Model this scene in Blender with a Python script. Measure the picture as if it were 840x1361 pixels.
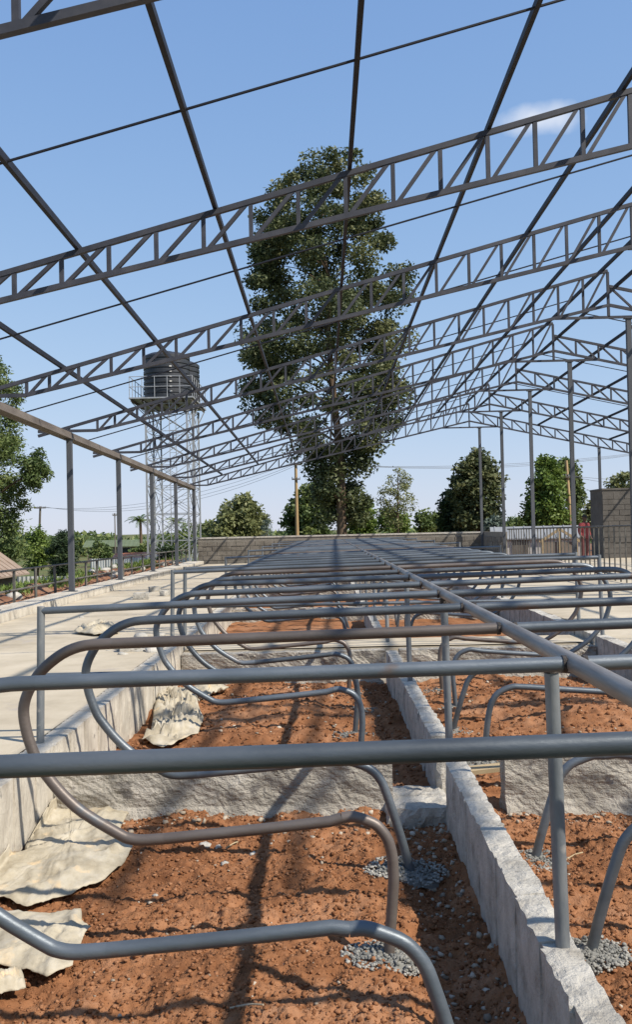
import bpy, math, random
import numpy as np
from mathutils import Vector, Matrix

random.seed(7)
RNG = np.random.default_rng(11)
sc = bpy.context.scene
for o in list(bpy.data.objects):
    bpy.data.objects.remove(o)
COL = sc.collection

# ------------------------------------------------------------------ camera
F, CX, CY, CZ = 1250.0, 420.0, 680.5, 1.87          # pixels of the 840x1361 photograph
YAW, PITCH, ROLL = 0.0074, 0.0189, 0.022
_cy, _sy = math.cos(YAW), math.sin(YAW)
FW = Vector((-_sy * math.cos(PITCH), _cy * math.cos(PITCH), math.sin(PITCH)))
_r = Vector((_cy, _sy, 0)); _u = _r.cross(FW)
RT = _r * math.cos(ROLL) - _u * math.sin(ROLL)
UP = _r * math.sin(ROLL) + _u * math.cos(ROLL)
cam_d = bpy.data.cameras.new('camera'); cam = bpy.data.objects.new('camera', cam_d); COL.objects.link(cam)
cam_d.sensor_fit = 'VERTICAL'; cam_d.sensor_height = 36.0; cam_d.lens = F / 1361.0 * 36.0
cam_d.clip_start = 0.05; cam_d.clip_end = 6000
M = Matrix((RT, UP, -FW)).transposed().to_4x4(); M.translation = Vector((0, 0, CZ))
cam.matrix_world = M
sc.camera = cam

# ------------------------------------------------------------------ sky, sun, exposure
SUN = Vector((0.84, -0.50, 1.0)).normalized()        # direction towards the sun
w = bpy.data.worlds.new('World'); sc.world = w; w.use_nodes = True
nt = w.node_tree; nt.nodes.clear()
out = nt.nodes.new('ShaderNodeOutputWorld'); bg = nt.nodes.new('ShaderNodeBackground')
sky = nt.nodes.new('ShaderNodeTexSky'); sky.sky_type = 'NISHITA'; sky.sun_disc = False
sky.sun_elevation = math.asin(SUN.z); sky.sun_rotation = math.atan2(SUN.x, SUN.y)
sky.altitude = 1500; sky.air_density = 1.1; sky.dust_density = 0.5; sky.ozone_density = 4.0
bg.inputs['Strength'].default_value = 0.145
# one wisp of cloud, high to the right
tc = nt.nodes.new('ShaderNodeTexCoord')
cdir = (FW + RT * ((718 - CX) / F) + UP * ((CY - 157) / F)).normalized()
sub = nt.nodes.new('ShaderNodeVectorMath'); sub.operation = 'SUBTRACT'; sub.inputs[1].default_value = cdir
nt.links.new(tc.outputs['Generated'], sub.inputs[0])
mp = nt.nodes.new('ShaderNodeMapping'); mp.inputs['Scale'].default_value = (16, 16, 52); mp.inputs['Rotation'].default_value = (0, 0.18, 0)
nt.links.new(sub.outputs[0], mp.inputs['Vector'])
nz = nt.nodes.new('ShaderNodeTexNoise'); nz.inputs['Scale'].default_value = 28; nz.inputs['Detail'].default_value = 6
nt.links.new(tc.outputs['Generated'], nz.inputs['Vector'])
ln = nt.nodes.new('ShaderNodeVectorMath'); ln.operation = 'LENGTH'; nt.links.new(mp.outputs[0], ln.inputs[0])
ad = nt.nodes.new('ShaderNodeMath'); ad.operation = 'MULTIPLY_ADD'; ad.inputs[1].default_value = 1.1; nt.links.new(nz.outputs['Fac'], ad.inputs[0])
nt.links.new(ln.outputs['Value'], ad.inputs[2])
mr = nt.nodes.new('ShaderNodeMapRange'); mr.inputs['From Min'].default_value = 1.35; mr.inputs['From Max'].default_value = 0.65
mr.inputs['To Max'].default_value = 0.6; nt.links.new(ad.outputs[0], mr.inputs['Value'])
mx = nt.nodes.new('ShaderNodeMix'); mx.data_type = 'RGBA'; mx.inputs['B'].default_value = (4.4, 4.45, 4.6, 1)
nt.links.new(mr.outputs[0], mx.inputs['Factor'])
def vmath(op, a, b):
    q = nt.nodes.new('ShaderNodeVectorMath'); q.operation = op; nt.links.new(a, q.inputs[0])
    if isinstance(b, tuple): q.inputs[1].default_value = b
    else: nt.links.new(b, q.inputs[1])
    return q.outputs[0]
# the photograph's tone curve: bright sky near the horizon is compressed, as a phone does
ga = vmath('MULTIPLY', sky.outputs[0], (1.46, 1.80, 3.0))
gb = vmath('ADD', vmath('DIVIDE', ga, (4.3, 4.3, 4.7)), (1.0, 1.0, 1.0))
nt.links.new(vmath('DIVIDE', ga, gb), mx.inputs['A'])
nt.links.new(mx.outputs['Result'], bg.inputs['Color']); nt.links.new(bg.outputs[0], out.inputs['Surface'])
sun_d = bpy.data.lights.new('sun', 'SUN'); sun_d.energy = 4.1; sun_d.angle = math.radians(0.7); sun_d.color = (1.0, 0.93, 0.82)
sun = bpy.data.objects.new('sun', sun_d); COL.objects.link(sun)
sun.rotation_euler = (-SUN).to_track_quat('-Z', 'Y').to_euler(); sun.location = (20, -6, 30)
vs = sc.view_settings; vs.view_transform = 'Standard'; vs.look = 'None'; vs.gamma = 1; vs.use_curve_mapping = False
vs.exposure = 0.64

# ------------------------------------------------------------------ helpers
def ray(px, py):
    return FW + RT * ((px - CX) / F) + UP * ((CY - py) / F)
def at(px, py, Y):
    q = ray(px, py); return Vector((0, 0, CZ)) + q * (Y / q.y)
def atz(px, py, z):
    q = ray(px, py); return Vector((0, 0, CZ)) + q * ((z - CZ) / q.z)

def tag(o, label=None, cat=None, group=None, kind=None):
    if label: o['label'] = label
    if cat: o['category'] = cat
    if group: o['group'] = group
    if kind: o['kind'] = kind
    return o
def empty(name, loc=(0, 0, 0), rz=0):
    o = bpy.data.objects.new(name, None); COL.objects.link(o); o.location = loc; o.rotation_euler = (0, 0, rz)
    o.empty_display_size = 0.1
    return o
def mesh(verts, faces, smooth=False, tint=None):
    me = bpy.data.meshes.new('m')
    V = np.asarray(verts, dtype=np.float32).reshape(-1, 3)
    if isinstance(faces, np.ndarray):
        k = faces.shape[1]; n = len(faces)
        me.vertices.add(len(V)); me.vertices.foreach_set('co', V.ravel())
        me.loops.add(n * k); me.loops.foreach_set('vertex_index', faces.astype(np.int32).ravel())
        me.polygons.add(n); me.polygons.foreach_set('loop_start', np.arange(0, n * k, k, dtype=np.int32))
        me.update(calc_edges=True)
    else:
        me.from_pydata([tuple(v) for v in V.tolist()], [], faces); me.update()
    if smooth:
        me.polygons.foreach_set('use_smooth', np.ones(len(me.polygons), dtype=bool))
    if tint is not None:
        a = me.attributes.new('tint', 'FLOAT', 'POINT'); a.data.foreach_set('value', np.asarray(tint, dtype=np.float32))
    me.validate()
    return me
def obj(name, me, mat, parent=None):
    if mat is not None and len(me.materials) == 0: me.materials.append(mat)
    o = bpy.data.objects.new(name, me); COL.objects.link(o)
    if parent is not None: o.parent = parent
    return o
class MB:
    """collects boxes, bars and tubes"""
    def __init__(s): s.v = []; s.f = []
    def add(s, v, f):
        b = len(s.v); s.v += [tuple(x) for x in v]; s.f += [tuple(i + b for i in q) for q in f]; return s
    def box(s, x0, x1, y0, y1, z0, z1):
        return s.add([(x0,y0,z0),(x1,y0,z0),(x1,y1,z0),(x0,y1,z0),(x0,y0,z1),(x1,y0,z1),(x1,y1,z1),(x0,y1,z1)],
                     [(0,3,2,1),(4,5,6,7),(0,1,5,4),(1,2,6,5),(2,3,7,6),(3,0,4,7)])
    def bar(s, a, b, wd, ht, up=(0, 0, 1)):
        a = Vector(a); b = Vector(b); d = (b - a).normalized(); u = Vector(up)
        r = d.cross(u)
        if r.length < 1e-4: r = d.cross(Vector((0, 1, 0)))
        r.normalize(); u = r.cross(d)
        vs_ = []
        for p in (a, b):
            for (i, j) in ((-1, -1), (1, -1), (1, 1), (-1, 1)):
                vs_.append(p + r * (wd / 2 * i) + u * (ht / 2 * j))
        return s.add(vs_, [(0,1,2,3),(7,6,5,4),(0,4,5,1),(1,5,6,2),(2,6,7,3),(3,7,4,0)])
    def tube(s, pts, rad, n=10, caps=True):
        P = [Vector(p) for p in pts]; m = len(P)
        R_ = rad if isinstance(rad, (list, tuple)) else [rad] * m
        T = []
        for i in range(m):
            t = P[min(i + 1, m - 1)] - P[max(i - 1, 0)]
            T.append(t.normalized())
        ref = Vector((0, 0, 1)) if abs(T[0].z) < 0.9 else Vector((0, 1, 0))
        nrm = (ref - T[0] * ref.dot(T[0])).normalized()
        rings = []
        for i in range(m):
            if i: 
                nrm = nrm - T[i] * nrm.dot(T[i])
                nrm.normalize()
            bn = T[i].cross(nrm)
            for k in range(n):
                a = 2 * math.pi * k / n
                rings.append(P[i] + (nrm * math.cos(a) + bn * math.sin(a)) * R_[i])
        fs = []
        for i in range(m - 1):
            for k in range(n):
                k2 = (k + 1) % n
                fs.append((i*n+k, i*n+k2, (i+1)*n+k2, (i+1)*n+k))
        if caps:
            fs.append(tuple(range(n - 1, -1, -1))); fs.append(tuple((m-1)*n + k for k in range(n)))
        return s.add(rings, fs)
    def mesh(s, smooth=False): return mesh(s.v, s.f, smooth)
    def build(s, name, mat, parent=None, smooth=False): return obj(name, s.mesh(smooth), mat, parent)
def smooth_tube(me, ang=0.7):
    me.polygons.foreach_set('use_smooth', np.ones(len(me.polygons), dtype=bool))
    try: me.set_sharp_from_angle(angle=ang)
    except Exception: pass
    return me
def catmull(P, sub=4):
    P = [Vector(p) for p in P]; out_ = []
    Q = [P[0] * 2 - P[1]] + P + [P[-1] * 2 - P[-2]]
    for i in range(1, len(Q) - 2):
        for k in range(sub):
            t = k / sub; a, b, c, d = Q[i-1], Q[i], Q[i+1], Q[i+2]
            out_.append(0.5 * ((2*b) + (c - a)*t + (2*a - 5*b + 4*c - d)*t*t + (-a + 3*b - 3*c + d)*t**3))
    out_.append(P[-1]); return out_
def copy_tree(o, parent=None):
    c = o.copy(); COL.objects.link(c); c.parent = parent
    for ch in [x for x in o.children]: copy_tree(ch, c)
    return c
# numpy value noise -------------------------------------------------
def vnoise(x, y, seed=0, z=None):
    x = np.asarray(x, float); y = np.asarray(y, float)
    xi = np.floor(x).astype(np.int64); yi = np.floor(y).astype(np.int64)
    fx = x - xi; fy = y - yi; fx = fx*fx*(3-2*fx); fy = fy*fy*(3-2*fy)
    def h(a, b):
        n = (a * 374761393 + b * 668265263 + seed * 974711) & 0x7fffffff
        n = ((n ^ (n >> 13)) * 1274126177) & 0x7fffffff
        n = n ^ (n >> 16)
        return (n & 0xffff) / 65535.0
    return (h(xi, yi)*(1-fx) + h(xi+1, yi)*fx)*(1-fy) + (h(xi, yi+1)*(1-fx) + h(xi+1, yi+1)*fx)*fy
def fbm(x, y, seed=0, oct=4, gain=0.5):
    s = 0; a = 1; t = 0
    for i in range(oct):
        s = s + a * vnoise(x * 2**i, y * 2**i, seed + i * 17); t += a; a *= gain
    return s / t - 0.5
def grid(x0, x1, y0, y1, nx, ny):
    X, Y = np.meshgrid(np.linspace(x0, x1, nx), np.linspace(y0, y1, ny))
    i = np.arange((ny-1)*(nx-1)); r = i // (nx-1); c = i % (nx-1); b = r*nx + c
    return X, Y, np.stack([b, b+1, b+nx+1, b+nx], 1)

# ------------------------------------------------------------------ materials
def mat(name, stops, scale=6.0, detail=6, rough=0.8, bump=0.0, bscale=None, metallic=0.0, stretch=(1,1,1), spec=0.3, tint=None, rnd=0.0,
        spots=None, contrast=(0.3, 0.7), bdist=0.02):
    m = bpy.data.materials.new(name); m.use_nodes = True; t = m.node_tree; n = t.nodes
    p = n['Principled BSDF']; p.inputs['Roughness'].default_value = rough; p.inputs['Metallic'].default_value = metallic
    p.inputs['Specular IOR Level'].default_value = spec
    g = n.new('ShaderNodeNewGeometry'); mpn = n.new('ShaderNodeMapping'); mpn.inputs['Scale'].default_value = stretch
    t.links.new(g.outputs['Position'], mpn.inputs['Vector'])
    nz_ = n.new('ShaderNodeTexNoise'); nz_.inputs['Scale'].default_value = scale; nz_.inputs['Detail'].default_value = detail; nz_.inputs['Roughness'].default_value = 0.62
    t.links.new(mpn.outputs[0], nz_.inputs['Vector'])
    cr = n.new('ShaderNodeValToRGB'); el = cr.color_ramp.elements
    k = len(stops)
    while len(el) < k: el.new(0.5)
    for i, c in enumerate(stops):
        el[i].position = contrast[0] + (contrast[1] - contrast[0]) * i / max(1, k - 1); el[i].color = (*c, 1)
    t.links.new(nz_.outputs['Fac'], cr.inputs['Fac'])
    col = cr.outputs['Color']
    if rnd:
        oi = n.new('ShaderNodeObjectInfo'); mr_ = n.new('ShaderNodeMapRange'); mr_.inputs['To Min'].default_value = 1 - rnd; mr_.inputs['To Max'].default_value = 1 + rnd
        t.links.new(oi.outputs['Random'], mr_.inputs['Value'])
        mm = n.new('ShaderNodeVectorMath'); mm.operation = 'SCALE'; t.links.new(col, mm.inputs[0]); t.links.new(mr_.outputs[0], mm.inputs['Scale']); col = mm.outputs[0]
    if tint:
        at_ = n.new('ShaderNodeAttribute'); at_.attribute_name = 'tint'
        cr2 = n.new('ShaderNodeValToRGB'); e2 = cr2.color_ramp.elements
        while len(e2) < len(tint): e2.new(0.5)
        for i, c in enumerate(tint): e2[i].position = i / (len(tint) - 1); e2[i].color = (*c, 1)
        t.links.new(at_.outputs['Fac'], cr2.inputs['Fac'])
        mm = n.new('ShaderNodeMix'); mm.data_type = 'RGBA'; mm.inputs['Factor'].default_value = 0.6
        t.links.new(col, mm.inputs['A']); t.links.new(cr2.outputs['Color'], mm.inputs['B']); col = mm.outputs['Result']
    if spots:
        sc_, thr, c = spots
        n2 = n.new('ShaderNodeTexNoise'); n2.inputs['Scale'].default_value = sc_; n2.inputs['Detail'].default_value = 5
        t.links.new(g.outputs['Position'], n2.inputs['Vector'])
        m2 = n.new('ShaderNodeMapRange'); m2.inputs['From Min'].default_value = thr; m2.inputs['From Max'].default_value = thr + 0.08
        t.links.new(n2.outputs['Fac'], m2.inputs['Value'])
        mm = n.new('ShaderNodeMix'); mm.data_type = 'RGBA'; mm.inputs['B'].default_value = (*c, 1)
        t.links.new(m2.outputs[0], mm.inputs['Factor']); t.links.new(col, mm.inputs['A']); col = mm.outputs['Result']
    t.links.new(col, p.inputs['Base Color'])
    if bump:
        n3 = n.new('ShaderNodeTexNoise'); n3.inputs['Scale'].default_value = bscale or scale * 5; n3.inputs['Detail'].default_value = 8; n3.inputs['Roughness'].default_value = 0.65
        t.links.new(mpn.outputs[0], n3.inputs['Vector'])
        bp = n.new('ShaderNodeBump'); bp.inputs['Strength'].default_value = bump; bp.inputs['Distance'].default_value = bdist
        t.links.new(n3.outputs['Fac'], bp.inputs['Height']); t.links.new(bp.outputs[0], p.inputs['Normal'])
    return m
def leafmat(name, c0, c1, c2, trans=0.3, rough=0.55):
    m = bpy.data.materials.new(name); m.use_nodes = True; t = m.node_tree; n = t.nodes
    p = n['Principled BSDF']; p.inputs['Roughness'].default_value = rough; p.inputs['Specular IOR Level'].default_value = 0.35
    at_ = n.new('ShaderNodeAttribute'); at_.attribute_name = 'tint'
    cr = n.new('ShaderNodeValToRGB'); e = cr.color_ramp.elements; e.new(0.5)
    for i, c in enumerate((c0, c1, c2)): e[i].position = i / 2; e[i].color = (*c, 1)
    t.links.new(at_.outputs['Fac'], cr.inputs['Fac']); t.links.new(cr.outputs['Color'], p.inputs['Base Color'])
    tr = n.new('ShaderNodeBsdfTranslucent'); t.links.new(cr.outputs['Color'], tr.inputs['Color'])
    ms = n.new('ShaderNodeMixShader'); ms.inputs[0].default_value = trans
    o_ = n['Material Output']; t.links.new(p.outputs[0], ms.inputs[1]); t.links.new(tr.outputs[0], ms.inputs[2]); t.links.new(ms.outputs[0], o_.inputs['Surface'])
    return m

MAT = {}
MAT['soil'] = mat('red_soil', [(0.155,0.066,0.030),(0.275,0.124,0.057),(0.38,0.192,0.098)], scale=9, rough=0.95, bump=0.6, bscale=85, spec=0.1, tint=[(0.135,0.055,0.025),(0.295,0.132,0.061),(0.43,0.23,0.13)], bdist=0.03)
MAT['clod'] = mat('soil_clod', [(0.15,0.064,0.030),(0.285,0.128,0.060)], scale=60, rough=0.95, bump=0.5, bscale=90, spec=0.1, tint=[(0.12,0.05,0.022),(0.27,0.122,0.057),(0.39,0.20,0.108)])
MAT['pebble'] = mat('pebble', [(0.22,0.17,0.12),(0.42,0.35,0.26)], scale=20, rough=0.9, tint=[(0.14,0.10,0.075),(0.30,0.25,0.19),(0.58,0.52,0.43)])
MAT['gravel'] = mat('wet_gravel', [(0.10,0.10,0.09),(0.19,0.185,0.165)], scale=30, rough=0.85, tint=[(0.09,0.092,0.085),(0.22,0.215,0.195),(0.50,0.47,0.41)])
MAT['floor'] = mat('concrete_floor', [(0.34,0.285,0.205),(0.45,0.385,0.285),(0.53,0.46,0.35)], scale=1.1, detail=9, rough=0.9, bump=0.25, bscale=14, spots=(3.1, 0.62, (0.38,0.33,0.27)))
MAT['conc'] = mat('grey_concrete', [(0.30,0.275,0.235),(0.46,0.43,0.375),(0.58,0.545,0.48)], scale=7, detail=9, rough=0.92, bump=0.8, bscale=42, spots=(9, 0.68, (0.20,0.185,0.165)), bdist=0.03)
MAT['plaster'] = mat('rough_plaster', [(0.22,0.20,0.17),(0.36,0.33,0.28),(0.47,0.43,0.37)], scale=6, detail=9, rough=0.95, bump=1.0, bscale=20, stretch=(1.0,1.0,1.6), spots=(7, 0.64, (0.17,0.155,0.14)), bdist=0.04)
def add_sweeps(m):
    t = m.node_tree; n = t.nodes; bp = [q for q in n if q.type == 'BUMP'][0]; src = bp.inputs['Height'].links[0].from_socket
    g = [q for q in n if q.type == 'NEW_GEOMETRY'][0]
    mp_ = n.new('ShaderNodeMapping'); mp_.inputs['Rotation'].default_value = (0, math.radians(-32), 0); t.links.new(g.outputs['Position'], mp_.inputs['Vector'])
    wv = n.new('ShaderNodeTexWave'); wv.bands_direction = 'Z'; wv.inputs['Scale'].default_value = 5.5; wv.inputs['Distortion'].default_value = 14; wv.inputs['Detail'].default_value = 5; wv.inputs['Detail Scale'].default_value = 0.7; wv.inputs['Detail Roughness'].default_value = 0.65
    t.links.new(mp_.outputs[0], wv.inputs['Vector'])
    ma = n.new('ShaderNodeMath'); ma.operation = 'MULTIPLY_ADD'; ma.inputs[1].default_value = 0.16; t.links.new(wv.outputs['Fac'], ma.inputs[0]); t.links.new(src, ma.inputs[2])
    t.links.new(ma.outputs[0], bp.inputs['Height'])
add_sweeps(MAT['plaster'])
MAT['face'] = mat('block_face', [(0.34,0.30,0.245),(0.48,0.435,0.36),(0.57,0.52,0.44)], scale=5, detail=9, rough=0.93, bump=0.7, bscale=26, stretch=(1,1,0.45), spots=(11, 0.65, (0.25,0.23,0.2)), bdist=0.03)
MAT['wall'] = mat('block_wall', [(0.095,0.083,0.068),(0.16,0.142,0.118),(0.225,0.20,0.168)], scale=2.5, detail=8, rough=0.95, bump=0.6, bscale=18, rnd=0.12)
MAT['store'] = mat('store_block', [(0.085,0.076,0.067),(0.14,0.127,0.112)], scale=2.5, detail=8, rough=0.95, bump=0.6, bscale=18)
MAT['mortar'] = mat('mortar', [(0.16,0.145,0.12),(0.25,0.225,0.19)], scale=8, rough=0.95, bump=0.5)
MAT['pipe'] = mat('steel_pipe', [(0.070,0.082,0.095),(0.105,0.122,0.138),(0.15,0.165,0.18)], scale=5, detail=7, rough=0.44, metallic=0.4, bump=0.10, bscale=60, stretch=(0.35,1,1), rnd=0.22, spec=0.5, spots=(4.5, 0.66, (0.13,0.10,0.085)))
MAT['pipe_brown'] = mat('rusty_steel_pipe', [(0.085,0.072,0.064),(0.125,0.102,0.088),(0.16,0.14,0.125)], scale=5, detail=7, rough=0.46, metallic=0.3, bump=0.08, bscale=60, stretch=(0.35,1,1), rnd=0.1, spec=0.5, spots=(5, 0.62, (0.10,0.11,0.12)))
MAT['rail'] = mat('brushed_steel_rail', [(0.15,0.13,0.115),(0.24,0.215,0.19),(0.33,0.305,0.28)], scale=9, detail=8, rough=0.42, metallic=0.4, bump=0.1, bscale=70, stretch=(3,0.25,3), spec=0.5)
MAT['post'] = mat('post_pipe', [(0.11,0.125,0.135),(0.17,0.185,0.195),(0.26,0.265,0.26)], scale=6, rough=0.5, metallic=0.3, bump=0.1, bscale=50, stretch=(1,1,0.4), rnd=0.12, spots=(14, 0.62, (0.30,0.29,0.27)))
MAT['weld'] = mat('weld_bead', [(0.035,0.033,0.032),(0.10,0.085,0.075)], scale=60, rough=0.5, metallic=0.6, bump=0.6, bscale=150)
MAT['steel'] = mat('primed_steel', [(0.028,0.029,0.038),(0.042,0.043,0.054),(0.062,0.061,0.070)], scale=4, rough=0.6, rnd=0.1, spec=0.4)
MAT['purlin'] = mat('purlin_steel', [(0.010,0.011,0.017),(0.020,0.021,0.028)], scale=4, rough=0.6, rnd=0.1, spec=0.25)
MAT['beam'] = mat('eaves_steel', [(0.10,0.085,0.075),(0.19,0.165,0.145)], scale=3, rough=0.6, stretch=(1,0.3,1))
MAT['column'] = mat('column_steel', [(0.055,0.06,0.07),(0.092,0.097,0.107)], scale=3, rough=0.6, rnd=0.12, stretch=(1,1,0.3), spec=0.4)
MAT['fence'] = mat('fence_steel', [(0.06,0.058,0.052),(0.15,0.14,0.12)], scale=5, rough=0.7)
MAT['galv'] = mat('galvanised', [(0.26,0.27,0.28),(0.40,0.41,0.42)], scale=5, rough=0.5, metallic=0.3)
MAT['tank'] = mat('black_plastic', [(0.018,0.020,0.024),(0.035,0.038,0.044)], scale=3, rough=0.5, spec=0.5)
MAT['sack'] = mat('white_sack', [(0.29,0.245,0.17),(0.40,0.35,0.26),(0.47,0.425,0.34)], scale=7, detail=8, rough=0.75, bump=0.35, bscale=30, spots=(6, 0.62, (0.55,0.42,0.26)))
MAT['sheet'] = mat('corrugated_sheet', [(0.36,0.37,0.37),(0.50,0.51,0.50)], scale=1.5, rough=0.5, metallic=0.15)
MAT['grass'] = mat('grass_ground', [(0.055,0.075,0.022),(0.10,0.115,0.035),(0.20,0.13,0.06)], scale=0.12, detail=10, rough=0.95, bump=0.6, bscale=3, bdist=0.15)
MAT['bank'] = mat('bank_soil', [(0.12,0.055,0.03),(0.21,0.10,0.055),(0.30,0.19,0.12)], scale=2.2, rough=0.95, bump=0.8, bscale=12, bdist=0.06)
MAT['bark'] = mat('bark', [(0.075,0.05,0.033),(0.15,0.105,0.07)], scale=3, rough=0.95, bump=0.8, bscale=9, stretch=(1,1,0.25), bdist=0.05)
MAT['pole'] = mat('wooden_pole', [(0.30,0.20,0.10),(0.46,0.33,0.18)], scale=3, rough=0.9, stretch=(1,1,0.2))
MAT['pole_dark'] = mat('weathered_pole', [(0.10,0.085,0.07),(0.17,0.15,0.125)], scale=3, rough=0.9, stretch=(1,1,0.2))
MAT['wire'] = mat('wire', [(0.16,0.17,0.18),(0.2,0.21,0.22)], rough=0.7)
MAT['roof_green'] = mat('green_roof', [(0.10,0.125,0.06),(0.15,0.175,0.095)], scale=1.2, rough=0.6)
MAT['roof_tile'] = mat('brown_roof', [(0.22,0.16,0.12),(0.33,0.26,0.21)], scale=2, rough=0.85, rnd=0.15)
MAT['roof_grey'] = mat('grey_roof', [(0.19,0.195,0.20),(0.29,0.295,0.295)], scale=1.2, rough=0.55)
MAT['cream'] = mat('cream_wall', [(0.50,0.44,0.33),(0.62,0.55,0.42)], scale=1, rough=0.9)
MAT['stonewall'] = mat('brown_wall', [(0.15,0.125,0.10),(0.24,0.20,0.165)], scale=1.6, rough=0.95)
MAT['glass'] = mat('window_glass', [(0.03,0.035,0.04),(0.05,0.055,0.06)], rough=0.1, spec=0.6)
MAT['white'] = mat('white_wall', [(0.42,0.41,0.38),(0.55,0.54,0.51)], scale=0.8, rough=0.85)
MAT['skin'] = mat('skin', [(0.07,0.04,0.028),(0.10,0.058,0.04)], rough=0.6)
MAT['shirt'] = mat('dark_red_cloth', [(0.16,0.03,0.035),(0.24,0.05,0.05)], scale=9, rough=0.9)
MAT['trouser'] = mat('maroon_cloth', [(0.13,0.05,0.045),(0.19,0.075,0.07)], scale=9, rough=0.9)
MAT['cap'] = mat('dark_cap', [(0.02,0.02,0.02),(0.04,0.035,0.03)], rough=0.9)
MAT['plank'] = mat('timber_plank', [(0.30,0.225,0.13),(0.42,0.33,0.20)], scale=5, rough=0.85, stretch=(0.3,3,3))
MAT['rock'] = mat('rubble_stone', [(0.24,0.225,0.2),(0.40,0.38,0.335),(0.52,0.48,0.42)], scale=6, rough=0.95, bump=0.7, bscale=25, rnd=0.18)
MAT['leaf_big'] = leafmat('broad_leaf', (0.044,0.060,0.030), (0.10,0.122,0.05), (0.225,0.222,0.10))
MAT['leaf_mid'] = leafmat('mid_leaf', (0.048,0.081,0.030), (0.112,0.158,0.048), (0.225,0.255,0.083))
MAT['leaf_lite'] = leafmat('light_leaf', (0.12,0.14,0.055), (0.21,0.225,0.09), (0.33,0.34,0.15))
MAT['leaf_dark'] = leafmat('dark_leaf', (0.018,0.036,0.018), (0.042,0.072,0.030), (0.098,0.135,0.045))
MAT['leaf_bright'] = leafmat('bright_leaf', (0.072,0.117,0.026), (0.130,0.195,0.039), (0.221,0.280,0.065))
MAT['leaf_blue'] = leafmat('bluish_leaf', (0.090,0.128,0.105), (0.150,0.195,0.158), (0.225,0.270,0.225))

# ------------------------------------------------------------------ terrain and floors
def smoothstep(a, b, x):
    t = np.clip((x - a) / (b - a), 0, 1); return t*t*(3-2*t)
def terrain_z(x, y):
    x = np.asarray(x, float); y = np.asarray(y, float)
    left = 0.44 - 1.86 * smoothstep(-7.0, -10.0, x)
    inside = -0.4
    right = 0.34
    z = np.where(x < -5.4, left, np.where(x > 13.3, right, inside))
    back = -0.25 - 1.1 * smoothstep(42, 75, y)
    z = np.where((y > 41.4) & (x > -5.7), np.minimum(z*0 + back, 1), z)
    z = np.where((y > 41.4) & (x <= -5.7), np.minimum(left, 0.2) , z)
    far = smoothstep(60, 160, np.hypot(x, y))
    z = z * (1 - far) + (-1.42) * far
    return z + 0.12 * fbm(x * 0.5, y * 0.5, 3) * (x < -6.4)
xs = np.concatenate([[-3000,-1500,-700,-300,-150,-90,-60,-45,-35], np.arange(-28, -5.8, 0.4), [-5.75,-5.38,-5.3], np.arange(-4, 13.3, 2.0), [13.25,13.4,15,18,24,32,45,70,120,250,600,1500,3000]])
ys = np.concatenate([[-3000,-800,-200,-60,-20,-8], np.arange(-4, 41.3, 0.9), [41.35,41.5], np.arange(42, 80, 2.0), [90,110,140,200,320,600,1200,2200,4500]])
GX, GY = np.meshgrid(xs, ys); nx = len(xs); ny = len(ys)
i = np.arange((ny-1)*(nx-1)); b = (i // (nx-1)) * nx + i % (nx-1)
g_me = mesh(np.stack([GX, GY, terrain_z(GX, GY)], -1).reshape(-1, 3), np.stack([b, b+1, b+nx+1, b+nx], 1), True)
ground = tag(obj('ground', g_me, MAT['grass']), kind='structure')

ZF = 0.47
def slab(name, x0, x1, y0, y1, ztop, zbot, m, res=0.35, amp=0.012, seed=1):
    nx_ = max(2, int((x1-x0)/res)); ny_ = max(2, int((y1-y0)/res))
    X, Y, f = grid(x0, x1, y0, y1, nx_, ny_)
    Z = ztop + amp * 2 * fbm(X * 0.9, Y * 0.9, seed)
    v = np.stack([X, Y, Z], -1).reshape(-1, 3)
    mb = MB(); mb.v = [tuple(q) for q in v.tolist()]; mb.f = [tuple(q) for q in f.tolist()]
    mb.box(x0, x1, y0, y1, zbot, ztop - amp - 0.006)
    return tag(mb.build(name, m), kind='structure')
slab('concrete_floor', -5.25, -1.995, -3, 41.2, ZF, -0.38, MAT['floor'])
slab('concrete_floor', 3.56, 13.2, -3, 41.2, ZF - 0.01, -0.38, MAT['floor'], seed=5)
slab('crosswalk_slab', -1.81, 3.37, 11.99, 12.82, 0.375, -0.3, MAT['floor'], res=0.12, seed=9)

# soil beds (one per bay of stalls)
SEC = [(-1.0, 6.31), (6.31, 11.86), (12.96, 18.46), (18.46, 23.96), (23.96, 29.46), (29.46, 34.96), (34.96, 41.2)]
def soil_h(X, Y, sec):
    base = 0.16 * fbm(X * 1.1, Y * 1.1, 31, 3) + 0.085 * fbm(X * 5, Y * 5, 32, 3)
    fine = 0.050 * fbm(X * 17, Y * 17, 33, 4, 0.78)
    r = np.abs(fbm(X * 9, Y * 9, 36, 2)); r2 = np.abs(fbm(X * 24, Y * 24, 38, 2)); fine = fine + 0.045 * (0.25 - r) + 0.026 * (0.2 - r2) + 0.030 * (0.2 - np.abs(fbm(X * 47, Y * 47, 39, 2)))
    mound = 0.0
    if sec == 1:
        mound = 0.10 * np.exp(-((X + 0.5)**2 / 1.0 + (Y - 9.5)**2 / 3.0)) + 0.14 * np.exp(-((X - 2.3)**2 / 0.9 + (Y - 9.0)**2 / 2.2))
    if sec >= 2: mound = 0.10
    trench = -0.09 * np.exp(-((X - 0.55)**2) / 0.03) * (1 - smoothstep(5.0, 5.7, Y)) - 0.02 * np.exp(-((X - 0.55)**2) / 0.03)
    return base + fine + mound + trench - 0.02
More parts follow.
